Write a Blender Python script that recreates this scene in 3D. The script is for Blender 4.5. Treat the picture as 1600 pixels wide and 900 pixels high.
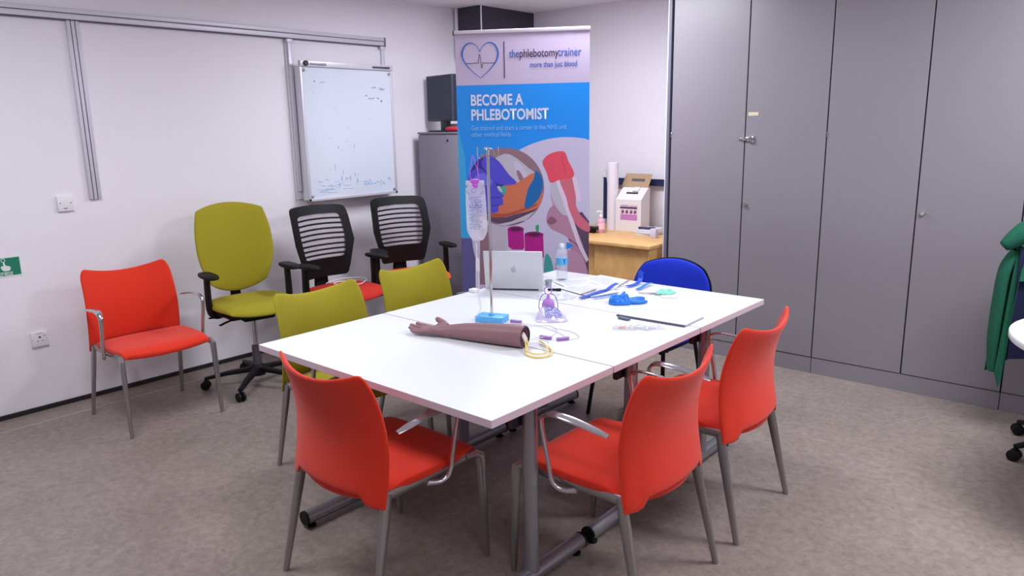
import bpy, bmesh, math, random
from mathutils import Vector, Matrix, noise
random.seed(7)
PI = math.pi
S = bpy.context.scene
COL = S.collection
for o in list(bpy.data.objects): bpy.data.objects.remove(o)

# ------------------------------------------------------------ camera
cam_d = bpy.data.cameras.new('camera'); cam = bpy.data.objects.new('camera', cam_d); COL.objects.link(cam)
RT = Vector((0.75399726, 0.65665063, -0.01726489)); UP = Vector((-0.12688834, 0.17138678, 0.97699842)); FW = Vector((-0.64450561, 0.73446343, -0.21254647))
m = Matrix((RT, UP, -FW)).transposed().to_4x4(); m.translation = (4.86, 0, 1.6)
cam.matrix_world = m
cam_d.sensor_width = 36; cam_d.lens = 1169.08 / 1600 * 36; cam_d.clip_start = 0.05
S.camera = cam
# ------------------------------------------------------------ colour management, world, lights
S.view_settings.view_transform = 'Standard'; S.view_settings.look = 'None'
S.view_settings.exposure = 0.12; S.view_settings.gamma = 1; S.view_settings.use_curve_mapping = False
W = bpy.data.worlds.new('world'); S.world = W; W.use_nodes = True
W.node_tree.nodes['Background'].inputs[0].default_value = (0.8, 0.85, 1, 1)
W.node_tree.nodes['Background'].inputs[1].default_value = 0.15
def area(x, y, power, sx=1.15, sy=0.55, col=(0.90, 0.93, 1.0)):
    l = bpy.data.lights.new('ceiling_panel_light', 'AREA'); l.shape = 'RECTANGLE'; l.size = sx; l.size_y = sy
    l.energy = power; l.color = col
    o = bpy.data.objects.new('ceiling_panel_light', l); COL.objects.link(o); o.location = (x, y, 2.565)
    return o
LIGHTS = [(1.9, 0.9, 37), (1.8, 3.9, 50), (4.85, 3.45, 66), (4.6, 0.7, 18), (6.7, 1.6, 18)]
for a in LIGHTS: area(*a)

# ------------------------------------------------------------ materials
def lin(c):
    return tuple(((v / 255) / 12.92 if v / 255 <= 0.04045 else ((v / 255 + 0.055) / 1.055) ** 2.4) for v in c)
MATS = {}
def mat(name, rgb, rough=0.5, metal=0.0, nscale=0, namt=0.0, bump=0.0, bscale=0, alpha=1.0, trans=0.0, sheen=0.0, spec=0.5, coat=0.0, ior=1.45, detail=4):
    if name in MATS: return MATS[name]
    M = bpy.data.materials.new(name); M.use_nodes = True; nt = M.node_tree; b = nt.nodes['Principled BSDF']
    c = lin(rgb) + (1,)
    b.inputs['Base Color'].default_value = c; b.inputs['Roughness'].default_value = rough; b.inputs['Metallic'].default_value = metal
    b.inputs['Alpha'].default_value = alpha; b.inputs['Transmission Weight'].default_value = trans; b.inputs['IOR'].default_value = ior
    b.inputs['Specular IOR Level'].default_value = spec; b.inputs['Coat Weight'].default_value = coat
    if sheen: b.inputs['Sheen Weight'].default_value = sheen
    tc = nt.nodes.new('ShaderNodeTexCoord')
    n = nt.nodes.new('ShaderNodeTexNoise'); n.inputs['Scale'].default_value = nscale or 12; n.inputs['Detail'].default_value = detail
    nt.links.new(tc.outputs['Object'], n.inputs['Vector'])
    mix = nt.nodes.new('ShaderNodeMix'); mix.data_type = 'RGBA'
    mix.inputs[6].default_value = tuple(v * (1 - namt) for v in c[:3]) + (1,)
    mix.inputs[7].default_value = tuple(min(1, v * (1 + namt)) for v in c[:3]) + (1,)
    nt.links.new(n.outputs['Fac'], mix.inputs[0]); nt.links.new(mix.outputs[2], b.inputs['Base Color'])
    if bump:
        n2 = nt.nodes.new('ShaderNodeTexNoise'); n2.inputs['Scale'].default_value = bscale or 200; n2.inputs['Detail'].default_value = 3
        nt.links.new(tc.outputs['Object'], n2.inputs['Vector'])
        bp = nt.nodes.new('ShaderNodeBump'); bp.inputs['Strength'].default_value = bump; bp.inputs['Distance'].default_value = 0.002
        nt.links.new(n2.outputs['Fac'], bp.inputs['Height']); nt.links.new(bp.outputs['Normal'], b.inputs['Normal'])
    MATS[name] = M
    return M
wall_m = mat('wall_paint', (240, 236, 243), 0.6, nscale=1.2, namt=0.025, bump=0.15, bscale=90)
ceil_m = mat('ceiling_paint', (240, 238, 243), 0.8, nscale=2, namt=0.02)
def floor_material():
    M = bpy.data.materials.new('vinyl_floor'); M.use_nodes = True; nt = M.node_tree; b = nt.nodes['Principled BSDF']; N = nt.nodes.new; L = nt.links.new
    tc = N('ShaderNodeTexCoord')
    def noi(sc, det, rgh=0.6, dist=0.0):
        n = N('ShaderNodeTexNoise'); n.inputs['Scale'].default_value = sc; n.inputs['Detail'].default_value = det
        n.inputs['Roughness'].default_value = rgh; n.inputs['Distortion'].default_value = dist; L(tc.outputs['Object'], n.inputs['Vector']); return n
    a = noi(26, 8, 0.75, 0.6); r = N('ShaderNodeValToRGB'); L(a.outputs['Fac'], r.inputs[0])
    r.color_ramp.elements[0].position = 0.3; r.color_ramp.elements[0].color = lin((124, 112, 106)) + (1,)
    r.color_ramp.elements[1].position = 0.72; r.color_ramp.elements[1].color = lin((162, 150, 142)) + (1,)
    c = noi(2.2, 4); r2 = N('ShaderNodeValToRGB'); L(c.outputs['Fac'], r2.inputs[0])
    r2.color_ramp.elements[0].position = 0.3; r2.color_ramp.elements[0].color = (0.86, 0.85, 0.84, 1)
    r2.color_ramp.elements[1].position = 0.7; r2.color_ramp.elements[1].color = (1.04, 1.03, 1.03, 1)
    mx = N('ShaderNodeMix'); mx.data_type = 'RGBA'; mx.blend_type = 'MULTIPLY'; mx.inputs[0].default_value = 1
    L(r.outputs[0], mx.inputs[6]); L(r2.outputs[0], mx.inputs[7])
    sp = noi(160, 3, 0.7); r3 = N('ShaderNodeValToRGB'); L(sp.outputs['Fac'], r3.inputs[0])
    r3.color_ramp.elements[0].position = 0.66; r3.color_ramp.elements[0].color = (0, 0, 0, 1); r3.color_ramp.elements[1].position = 0.78; r3.color_ramp.elements[1].color = (0.5, 0.5, 0.5, 1)
    m2 = N('ShaderNodeMix'); m2.data_type = 'RGBA'; L(r3.outputs[0], m2.inputs[0]); L(mx.outputs[2], m2.inputs[6]); m2.inputs[7].default_value = lin((205, 198, 190)) + (1,)
    L(m2.outputs[2], b.inputs['Base Color']); b.inputs['Roughness'].default_value = 0.42; b.inputs['Specular IOR Level'].default_value = 0.35
    bp = N('ShaderNodeBump'); bp.inputs['Strength'].default_value = 0.25; bp.inputs['Distance'].default_value = 0.002
    L(a.outputs['Fac'], bp.inputs['Height']); L(bp.outputs['Normal'], b.inputs['Normal'])
    return M
floor_m = floor_material()
cab_m = mat('grey_laminate', (133, 127, 135), 0.38, spec=0.9, nscale=2, namt=0.02, bump=0.1, bscale=300)
dark_gap = mat('dark_gap', (48, 34, 34), 0.8)
alu_m = mat('brushed_aluminium', (214, 212, 222), 0.42, 0.2, nscale=60, namt=0.05)
chrome = mat('chrome', (205, 205, 208), 0.12, 1.0)
silver = mat('silver_paint', (150, 148, 154), 0.3, 0.7, nscale=40, namt=0.05)
legm = mat('worn_silver_leg', (160, 156, 156), 0.28, 0.8, nscale=30, namt=0.08)
black = mat('black_plastic', (13, 12, 15), 0.55, spec=0.3, nscale=40, namt=0.1)
dkgrey = mat('dark_grey_metal', (50, 50, 64), 0.4, 0.2)
red_f = mat('orange_red_fabric', (219, 44, 11), 0.85, nscale=220, namt=0.12, bump=0.4, bscale=500, sheen=0.15)
dred_f = mat('deep_red_fabric', (190, 38, 22), 0.85, nscale=220, namt=0.12, bump=0.4, bscale=500)
ora_f = mat('orange_fabric', (235, 88, 30), 0.85, nscale=220, namt=0.12, bump=0.4, bscale=500)
olive_f = mat('olive_fabric', (158, 146, 30), 0.88, nscale=220, namt=0.12, bump=0.4, bscale=500)
blue_f = mat('royal_blue_fabric', (22, 52, 205), 0.85, nscale=200, namt=0.1, bump=0.3, bscale=500)
top_m = mat('white_laminate', (228, 230, 233), 0.3, nscale=5, namt=0.01)
edge_m = mat('greyed_pink_edge', (205, 184, 194), 0.45)
white_p = mat('white_plastic', (236, 236, 240), 0.35)
wbd_m = mat('whiteboard_enamel', (218, 226, 240), 0.16, nscale=4, namt=0.03)
wood_m = None
def wood_material():
    M = bpy.data.materials.new('beech_laminate'); M.use_nodes = True; nt = M.node_tree; b = nt.nodes['Principled BSDF']; N = nt.nodes.new; L = nt.links.new
    tc = N('ShaderNodeTexCoord'); mp = N('ShaderNodeMapping'); mp.inputs['Scale'].default_value = (3, 30, 2); L(tc.outputs['Object'], mp.inputs[0])
    n = N('ShaderNodeTexNoise'); n.inputs['Scale'].default_value = 6; n.inputs['Detail'].default_value = 6; L(mp.outputs[0], n.inputs['Vector'])
    r = N('ShaderNodeValToRGB'); L(n.outputs['Fac'], r.inputs[0])
    r.color_ramp.elements[0].position = 0.3; r.color_ramp.elements[0].color = lin((206, 160, 98)) + (1,)
    r.color_ramp.elements[1].position = 0.7; r.color_ramp.elements[1].color = lin((226, 182, 118)) + (1,)
    L(r.outputs[0], b.inputs['Base Color']); b.inputs['Roughness'].default_value = 0.4
    return M
wood_m = wood_material()
def clear_mat(name, rgb, alpha, rough=0.08, spec=0.6):
    return mat(name, rgb, rough, alpha=alpha, spec=spec)

# ------------------------------------------------------------ mesh helpers
def obj(name, bm, m, parent=None, smooth=True, angle=35, loc=None, rotz=0):
    me = bpy.data.meshes.new(name); bm.normal_update(); bm.to_mesh(me); bm.free()
    for x in (m if isinstance(m, (list, tuple)) else [m]): me.materials.append(x)
    if smooth:
        me.shade_smooth(); me.set_sharp_from_angle(angle=math.radians(angle))
    o = bpy.data.objects.new(name, me); COL.objects.link(o)
    if parent: o.parent = parent
    if loc is not None: o.location = loc
    o.rotation_euler.z = rotz
    return o
def tag(o, label, cat, group=None, kind=None):
    o['label'] = label; o['category'] = cat
    if group: o['group'] = group
    if kind: o['kind'] = kind
    return o
def thing(name, label, cat, loc=(0, 0, 0), rotz=0, group=None):
    o = bpy.data.objects.new(name, None); COL.objects.link(o); o.location = loc; o.rotation_euler = (0, 0, rotz); o.empty_display_size = 0.1
    return tag(o, label, cat, group)
def struct(name, bm, m, parent=None, smooth=False, **k):
    o = obj(name, bm, m, parent, smooth, **k)
    if not parent: o['kind'] = 'structure'
    return o
def dup(root, loc, rotz, label, group=None):
    r = root.copy(); COL.objects.link(r); r.location = loc; r.rotation_euler = (0, 0, rotz); r['label'] = label
    if group: r['group'] = group
    def rec(a, b):
        for ch in list(a.children):
            c = ch.copy(); COL.objects.link(c); c.parent = b; rec(ch, c)
    rec(root, r)
    return r
def B(): return bmesh.new()
def box(bm, x0, x1, y0, y1, z0, z1, bev=0.0, seg=2, mi=0, M=None):
    r = bmesh.ops.create_cube(bm, size=1)
    vs = r['verts']
    for v in vs: v.co = Vector((x0 + (v.co.x + .5) * (x1 - x0), y0 + (v.co.y + .5) * (y1 - y0), z0 + (v.co.z + .5) * (z1 - z0)))
    fs = list({f for v in vs for f in v.link_faces})
    if bev:
        es = list({e for v in vs for e in v.link_edges})
        rb = bmesh.ops.bevel(bm, geom=es, offset=bev, segments=seg, profile=0.5, affect='EDGES')
        vs = list({v for f in rb['faces'] for v in f.verts} | {v for v in vs if v.is_valid}); fs = list({f for v in vs for f in v.link_faces})
    for f in fs: f.material_index = mi
    if M: bmesh.ops.transform(bm, matrix=M, verts=vs)
    return vs
def ring_loft(bm, rings, cap=True, closed=False, mi=0):
    R = [[bm.verts.new(p) for p in r] for r in rings]; n = len(R[0])
    pairs = list(zip(R, R[1:])) + ([(R[-1], R[0])] if closed else [])
    for a, b in pairs:
        for i in range(n):
            try:
                f = bm.faces.new((a[i], a[(i + 1) % n], b[(i + 1) % n], b[i])); f.material_index = mi
            except ValueError: pass
    if cap and not closed:
        f = bm.faces.new(list(reversed(R[0]))); f.material_index = mi
        f = bm.faces.new(R[-1]); f.material_index = mi
    return R
def cat(pts, n=6, closed=False):
    P = [Vector(p) for p in pts]; out = []; N = len(P); rng = N if closed else N - 1
    for i in range(rng):
        if closed: a, b, c, d = P[(i - 1) % N], P[i], P[(i + 1) % N], P[(i + 2) % N]
        else: a, b, c, d = P[max(i - 1, 0)], P[i], P[i + 1], P[min(i + 2, N - 1)]
        for k in range(n):
            t = k / n
            out.append(0.5 * ((2 * b) + (c - a) * t + (2 * a - 5 * b + 4 * c - d) * t * t + (3 * b - a - 3 * c + d) * t ** 3))
    if not closed: out.append(P[-1])
    return out
def sweep(bm, pts, rad, seg=10, hint=(1, 0, 0), closed=False, power=1.0, mi=0, smooth=0):
    """rad: number, (rx, ry), or list of (rx, ry) along the path; rx is across the hint axis"""
    if smooth: 
        k0 = len(pts); pts2 = cat(pts, smooth, closed)
        if isinstance(rad, list):
            r2 = []
            for i in range(len(pts2)):
                t = i / smooth; a = min(int(t), k0 - 1); b = min(a + 1, k0 - 1); f = t - a
                r2.append(tuple(rad[a][j] * (1 - f) + rad[b][j] * f for j in (0, 1)))
            rad = r2
        pts = pts2
    P = [Vector(p) for p in pts]; n = len(P); rings = []
    u = None
    for i in range(n):
        if closed: t = P[(i + 1) % n] - P[i - 1]
        else: t = P[min(i + 1, n - 1)] - P[max(i - 1, 0)]
        t.normalize()
        if u is None:
            u = Vector(hint); u = u - t * u.dot(t)
            if u.length < 1e-4: u = t.orthogonal()
        else: u = u - t * u.dot(t)
        u.normalize(); w = t.cross(u)
        r = rad[i] if isinstance(rad, list) else rad
        rx, ry = r if isinstance(r, tuple) else (r, r)
        ring = []
        for k in range(seg):
            a = 2 * PI * k / seg; c, s = math.cos(a), math.sin(a)
            if power != 1: c = math.copysign(abs(c) ** power, c); s = math.copysign(abs(s) ** power, s)
            ring.append(P[i] + u * (c * rx) + w * (s * ry))
        rings.append(ring)
    ring_loft(bm, rings, cap=not closed, closed=closed, mi=mi)
def lathe(bm, prof, seg=24, M=None, mi=0):
    rings = [[Vector((max(r, 1e-4) * math.cos(2 * PI * k / seg), max(r, 1e-4) * math.sin(2 * PI * k / seg), z)) for k in range(seg)] for r, z in prof]
    if M: rings = [[M @ p for p in r] for r in rings]
    ring_loft(bm, rings, mi=mi)
def slab(bm, top, bot, nu=20, nv=20, mi=0):
    """closed sheet between two surfaces of (u, v) in [-1, 1]"""
    U = [-math.cos(PI * i / nu) for i in range(nu + 1)]; V = [-math.cos(PI * j / nv) for j in range(nv + 1)]
    T = [[bm.verts.new(top(u, v)) for u in U] for v in V]; Bt = [[bm.verts.new(bot(u, v)) for u in U] for v in V]
    fs = []
    for j in range(nv):
        for i in range(nu):
            fs.append(bm.faces.new((T[j][i], T[j][i + 1], T[j + 1][i + 1], T[j + 1][i])))
            fs.append(bm.faces.new((Bt[j][i], Bt[j + 1][i], Bt[j + 1][i + 1], Bt[j][i + 1])))
    for i in range(nu):
        fs.append(bm.faces.new((Bt[0][i], Bt[0][i + 1], T[0][i + 1], T[0][i]))); fs.append(bm.faces.new((T[nv][i], T[nv][i + 1], Bt[nv][i + 1], Bt[nv][i])))
    for j in range(nv):
        fs.append(bm.faces.new((T[j][0], T[j + 1][0], Bt[j + 1][0], Bt[j][0]))); fs.append(bm.faces.new((Bt[j][nu], Bt[j + 1][nu], T[j + 1][nu], T[j][nu])))
    for f in fs: f.material_index = mi
    bmesh.ops.recalc_face_normals(bm, faces=fs)
def sq(u, v, k=0.35):
    return u * math.sqrt(max(0, 1 - k * v * v)), v * math.sqrt(max(0, 1 - k * u * u))
def edge_fall(u, v, p=6): return max(0.0, 1 - abs(u) ** p) ** 0.5 * max(0.0, 1 - abs(v) ** p) ** 0.5
def poly(bm, pts, M, off=0.0, mi=0, thick=0.0):
    """flat polygon of (s, t) points on the plane of M (x = s, z = t, -y = outward)"""
    vs = [bm.verts.new(M @ Vector((s, -off, t))) for s, t in pts]
    f = bm.faces.new(vs); f.normal_update()
    if f.normal.dot((M.to_3x3() @ Vector((0, -1, 0)))) < 0: f.normal_flip()
    f.material_index = mi
def text_into(bm, body, size, s, t, M, off=0.0, mi=0, sx=1.0, align='LEFT', bold=0.0, shear=0.0):
    c = bpy.data.curves.new('lettering_tmp', 'FONT'); c.body = body; c.size = size; c.align_x = align; c.offset = bold; c.shear = shear; c.fill_mode = 'FRONT'; c.resolution_u = 3
    o = bpy.data.objects.new('lettering_tmp', c); COL.objects.link(o)
    dg = bpy.context.evaluated_depsgraph_get(); me = bpy.data.meshes.new_from_object(o.evaluated_get(dg))
    n0 = len(bm.verts); f0 = len(bm.faces)
    bm.from_mesh(me); bm.verts.ensure_lookup_table(); bm.faces.ensure_lookup_table()
    for v in bm.verts[n0:]:
        v.co = M @ Vector((s + v.co.x * sx, -off, t + v.co.y))
    for f in bm.faces[f0:]: f.material_index = mi
    bpy.data.objects.remove(o); bpy.data.curves.remove(c); bpy.data.meshes.remove(me)

# ------------------------------------------------------------ room shell
X1, Y0, YB, YC, ZC = 7.6, -2.6, 5.55, 4.73, 2.59
bm = B(); box(bm, 0, X1, Y0, YB, -0.1, 0); struct('floor', bm, floor_m)
bm = B(); box(bm, 0, X1, Y0, YB, ZC, ZC + 0.1); struct('ceiling', bm, ceil_m)
bm = B(); box(bm, -0.1, 0, Y0, YB, -0.1, ZC + 0.1); struct('wall_left', bm, wall_m)
bm = B(); box(bm, 0, X1, YB, YB + 0.1, -0.1, ZC + 0.1); struct('wall_back', bm, wall_m)
bm = B(); box(bm, X1, X1 + 0.1, Y0, YB, -0.1, ZC + 0.1); struct('wall_right', bm, wall_m)
bm = B(); box(bm, -0.1, X1 + 0.1, Y0 - 0.1, Y0, -0.1, ZC + 0.1); struct('wall_front', bm, wall_m)
bm = B(); box(bm, 0, 0.012, Y0, YB, 0, 0.028, 0.003); struct('baseboard_left', bm, mat('black_skirting', (34, 30, 34), 0.5))
bm = B(); box(bm, 0.205, 0.213, Y0, YB, 0.0, 0.0008); struct('trim_1', bm, mat('floor_weld', (188, 178, 168), 0.5, nscale=6, namt=0.25))
# dark bulkhead high in the corner
bulk = mat('dark_bulkhead', (58, 56, 68), 0.35, nscale=3, namt=0.1)
bm = B(); box(bm, 0.05, 0.31, 4.83, YB, 2.15, ZC - 0.001, mi=0); box(bm, 0.03, 0.055, 4.815, YB, 2.15, ZC - 0.001, mi=1); box(bm, 0.312, 0.318, 4.84, 4.852, 2.15, ZC - 0.001, mi=1)
struct('trim_2', bm, [bulk, wall_m])
# dark blue cable trunking on the back wall
trk = mat('navy_trunking', (44, 50, 88), 0.4)
bm = B(); box(bm, 1.12, 2.6, YB - 0.05, YB, 1.085, 1.135, 0.004); box(bm, 1.12, 2.6, YB - 0.056, YB - 0.048, 1.135, 1.142); box(bm, 1.12, 1.165, YB - 0.05, YB, 0.78, 1.09, 0.004)
struct('trim_3', bm, trk)

# ------------------------------------------------------------ cupboards on the back wall
SE = [2.205, 2.745, 3.262, 3.79, 4.30, 4.84, 5.37, 5.9, 6.43, 6.96, 7.49]
lock_m = chrome
def keyhole(parent, x, z, y=YC):
    bm = B(); Mx = Matrix.Translation((x, y - 0.001, z)) @ Matrix.Rotation(PI / 2, 4, 'X')
    lathe(bm, [(0.0135, 0), (0.0135, 0.012), (0.011, 0.018), (0.006, 0.018), (0.0055, 0.012), (0, 0.012)], 20, Mx)
    obj('lock', bm, lock_m, parent)
for i in range(0, 10, 2):
    xa, xb, xc = SE[i], SE[i + 1], SE[i + 2]
    if i >= 6: continue
    names = ['full height grey two door cupboard nearest the desk, with a hasp and cream tag', 'full height grey two door cupboard in the middle with one round lock', 'full height grey cupboard behind the green coat at the right edge']
    t = thing('storage_cupboard', names[i // 2], 'cupboard', (xa, YC, 0))
    t['group'] = 'grey built-in cupboards'
    w = xc - xa; d = YB - YC - 0.004
    bm = B(); box(bm, 0.002, w - 0.002, 0.022, d, 0.1, ZC - 0.002); obj('carcass', bm, dark_gap if 0 else cab_m, t, False)
    bm = B(); box(bm, 0.002, w - 0.002, 0.002, 0.021, 0, 0.1035, 0.001); obj('plinth', bm, cab_m, t, False)
    bm = B(); box(bm, 0.0025, w - 0.0025, 0.016, 0.0215, 0.1036, ZC - 0.002); obj('shadow_gap', bm, dark_gap, t, False)
    for k, (p, q) in enumerate(((0, xb - xa), (xb - xa, w))):
        bm = B(); box(bm, p + 0.004, q - 0.004, -0.002, 0.0158, 0.1085, ZC - 0.006, 0.0012); dr = obj('door', bm, cab_m, t, False)
        if i == 0 and k == 1:
            keyhole(dr, 0.566, 1.065, 0)
            bm = B(); box(bm, 0.557, 0.624, -0.0035, -0.0019, 1.633, 1.655); obj('name_tag', bm, mat('cream_card', (214, 196, 168), 0.6), dr, False)['label'] = 'blank cream card tag'
            bm = B(); box(bm, 0.522, 0.572, -0.012, -0.0021, 1.474, 1.5, 0.002); box(bm, 0.575, 0.606, -0.016, -0.0021, 1.464, 1.506, 0.003); lathe(bm, [(0.008, 0), (0.008, 0.012), (0, 0.012)], 14, Matrix.Translation((0.59, -0.016, 1.485)) @ Matrix.Rotation(PI / 2, 4, 'X'))
            box(bm, 0.5, 0.52, -0.009, -0.0021, 1.48, 1.494, 0.001)
            obj('hasp', bm, chrome, dr)
        if i == 2 and k == 1: keyhole(dr, 0.565 - 0.001, 1.071, 0)
    bm = B(); box(bm, 0.0005, 0.009, -0.006, -0.0021, 1.495, 1.53, 0.001); obj('catch', bm, chrome, t, False)
bm = B(); box(bm, 2.174, 2.196, YC - 0.012, YB - 0.003, 0, ZC - 0.003, 0.002, mi=0); box(bm, 2.162, 2.1735, YC + 0.0, YB - 0.003, 0, ZC - 0.003, mi=1)
struct('trim_4', bm, [mat('grey_blue_end_panel', (108, 108, 126), 0.4), wall_m])

# ------------------------------------------------------------ wall rail, whiteboard, wall fittings
t = thing('display_rail', 'long pale aluminium rail with two grooves fixed high along left wall', 'rail', (0.0, 0, 0))
bm = B(); box(bm, 0.001, 0.03, -1.5, 4.02, 2.232, 2.262, 0.002); box(bm, 0.001, 0.034, -1.5, 4.02, 2.266, 2.292, 0.003); box(bm, 0.001, 0.022, -1.5, 4.02, 2.262, 2.266)
obj('horizontal_rail', bm, alu_m, t)
bm = B(); box(bm, 0.005, 0.0305, -1.5, 4.02, 2.2615, 2.2665); box(bm, 0.001, 0.026, -1.5, 4.02, 2.226, 2.2325); obj('groove', bm, mat('groove_shadow_line', (92, 84, 104), 0.6), t, False)
bm = B(); box(bm, 0.0, 0.036, 4.02, 4.035, 2.224, 2.295, 0.003); obj('end_cap', bm, mat('grey_plastic', (120, 118, 130), 0.5), t)
t = thing('vertical_rail', 'pale aluminium strip with two grooves hanging down from the long wall rail', 'rail', (0.0, 1.75, 0))
bm = B(); box(bm, 0.001, 0.012, -0.034, 0.034, 1.212, 2.262, 0.002); box(bm, 0.012, 0.022, -0.032, -0.014, 1.212, 2.23, 0.002); box(bm, 0.012, 0.022, -0.009, 0.009, 1.212, 2.262, 0.002); box(bm, 0.012, 0.022, 0.014, 0.032, 1.212, 2.262, 0.002); obj('strip', bm, alu_m, t)
bm = B(); box(bm, 0.0121, 0.014, -0.014, -0.009, 1.213, 2.26); box(bm, 0.0121, 0.014, 0.009, 0.014, 1.213, 2.26); obj('groove', bm, MATS['groove_shadow_line'], t, False)

t = thing('whiteboard', 'wall-hung whiteboard with faint marker scribbles and a top ledge', 'whiteboard', (0, 0, 0))
bm = B(); box(bm, 0.002, 0.016, 3.13, 4.03, 1.09, 2.2, 0.002); obj('backing_panel', bm, mat('pale_panel', (232, 230, 236), 0.5), t)
bm = B(); box(bm, 0.036, 0.108, 3.172, 4.0, 1.083, 2.035, 0.004); obj('board_case', bm, mat('pale_case', (226, 226, 234), 0.4), t)
for y in (3.14, 3.985):
    bm = B(); box(bm, 0.012, 0.036, y, y + 0.03, 1.15, 2.22, 0.002); box(bm, 0.005, 0.042, y - 0.008, y + 0.038, 2.2, 2.225, 0.003); obj('hanger_bracket', bm, alu_m, t)
bm = B()
ya, yb, za, zb = 3.168, 4.012, 1.075, 2.075
box(bm, 0.108, 0.118, ya, yb, za, za + 0.022, 0.003); box(bm, 0.108, 0.118, ya, ya + 0.022, za, zb, 0.003); box(bm, 0.108, 0.118, yb - 0.022, yb, za, zb, 0.003); box(bm, 0.1, 0.13, ya, yb, zb - 0.04, zb, 0.003)
obj('board_frame', bm, alu_m, t)
bm = B(); box(bm, 0.106, 0.112, ya + 0.015, yb - 0.015, za + 0.015, zb - 0.03); bd = obj('writing_surface', bm, wbd_m, t, False)
for (y, z) in ((3.2, 1.11), (3.98, 1.11), (3.2, 2.01), (3.98, 2.01)):
    bm = B(); lathe(bm, [(0.011, 0), (0.011, 0.008), (0.006, 0.011), (0, 0.011)], 14, Matrix.Translation((0.1121, y, z)) @ Matrix.Rotation(PI / 2, 4, 'Y')); obj('corner_fixing', bm, mat('grey_fixing', (150, 150, 160), 0.4, 0.3), t)
def scrib(bm, y, z, w, h, n, mi, r=0.0016):
    pts = []; 
    for k in range(n): pts.append((0.1128, y + w * k / n + random.uniform(-.3, .3) * w / n, z + random.uniform(-h, h)))
    sweep(bm, pts, r, 5, smooth=3, mi=mi)
bm = B()
blueink = mat('blue_ink', (88, 98, 150), 0.6); paleink = mat('pale_blue_ink', (180, 206, 236), 0.6); greyink = mat('grey_ink', (150, 155, 180), 0.6)
scrib(bm, 3.80, 1.905, 0.05, 0.008, 8, 0); scrib(bm, 3.88, 1.895, 0.055, 0.01, 12, 0, 0.002)
scrib(bm, 3.74, 1.84, 0.02, 0.01, 5, 0); scrib(bm, 3.77, 1.82, 0.06, 0.01, 10, 0); scrib(bm, 3.85, 1.822, 0.03, 0.006, 6, 0); scrib(bm, 3.89, 1.80, 0.012, 0.015, 4, 0)
scrib(bm, 3.28, 1.93, 0.012, 0.012, 4, 2); scrib(bm, 3.33, 1.93, 0.05, 0.005, 7, 2)
for k in range(14): scrib(bm, 3.25 + random.random() * 0.6, 1.14 + random.random() * 0.75, 0.02, 0.003, 3, 2, 0.001)
for k in range(26): scrib(bm, 3.24 + random.random() * 0.3, 1.13 + random.random() * 0.1, 0.05, 0.004, 4, 1, 0.0022)
scrib(bm, 3.31, 1.155, 0.09, 0.006, 7, 0, 0.0014)
for k in range(12): scrib(bm, 3.66 + random.random() * 0.2, 1.16 + random.random() * 0.06, 0.06, 0.01, 6, 1, 0.002)
for k in range(10): scrib(bm, 3.4 + random.random() * 0.3, 1.15 + random.random() * 0.35, 0.01, 0.03, 4, 1, 0.0012)
scrib(bm, 3.6, 1.2, 0.03, 0.03, 6, 1, 0.0025); scrib(bm, 3.92, 1.2, 0.03, 0.012, 6, 2, 0.0015)
obj('marker_scribbles', bm, [blueink, paleink, greyink], bd)
# pens on the top ledge
bm = B(); lathe(bm, [(0.004, 0), (0.019, 0), (0.019, 0.012), (0.016, 0.016), (0, 0.016)], 20, Matrix.Translation((0.1305, 3.21, 2.056)) @ Matrix.Rotation(PI / 2, 4, 'Y'))
tag(obj('board_magnet', bm, mat('black_magnet', (40, 42, 50), 0.4)), 'round black magnet at the left end of the whiteboard top ledge', 'magnet')
for (y, l, lab) in ((3.25, 0.13, 'thin pale grey marker pen lying on the left of the whiteboard ledge'), (3.81, 0.16, 'thin dark marker pen at the right end of the whiteboard ledge')):
    bm = B(); sweep(bm, [(0, 0, 0), (0, l * .7, 0), (0, l * .71, 0), (0, l, 0)], [(0.006, 0.006), (0.006, 0.006), (0.0072, 0.0072), (0.0072, 0.0072)], 12)
    o = obj('marker_pen', bm, mat('pen_pale', (170, 172, 186), 0.4) if y < 3.5 else mat('pen_dark', (80, 80, 92), 0.4)); o.location = (0.1375, y, 2.054); tag(o, lab, 'marker pen')

def plate(name, label, catg, y, z, w, h, build):
    t = thing(name, label, catg, (0.0, y, z))
    bm = B(); box(bm, 0.0008, 0.016, -w / 2, w / 2, -h / 2, h / 2, 0.003); obj('cover_plate', bm, white_p, t)
    build(t); return t
dot_m = mat('slot_dark', (60, 52, 60), 0.6)
def sock(t):
    for nm, a in (('socket_hole', (-0.006, 0.006, 0.0075, 0.0165)), ('socket_hole', (-0.016, -0.008, -0.012, -0.008)), ('socket_hole', (0.008, 0.016, -0.012, -0.008)), ('screw', (-0.0375, -0.0345, -0.002, 0.002)), ('screw', (0.036, 0.039, -0.002, 0.002)), ('maker_mark', (-0.016, 0.016, 0.033, 0.035))):
        bm = B(); box(bm, 0.016, 0.0165, *a); obj(nm, bm, dot_m, t, False)
    bm = B(); box(bm, 0.0155, 0.02, 0.02, 0.032, 0.018, 0.036, 0.001); obj('rocker_switch', bm, white_p, t)
plate('wall_socket', 'white single wall socket low down left of the orange chair', 'wall socket', 1.345, 0.43, 0.087, 0.087, sock)
def swt(t):
    for yy in (-0.028, 0.028): bm = B(); lathe(bm, [(0.003, 0), (0.003, 0.001), (0, 0.001)], 10, Matrix.Translation((0.016, yy, 0.003)) @ Matrix.Rotation(PI / 2, 4, 'Y')); obj('screw', bm, dot_m, t, False)
    bm = B(); box(bm, 0.016, 0.0165, -0.014, 0.006, -0.03, -0.026); obj('plate_mark', bm, dot_m, t, False)
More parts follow.
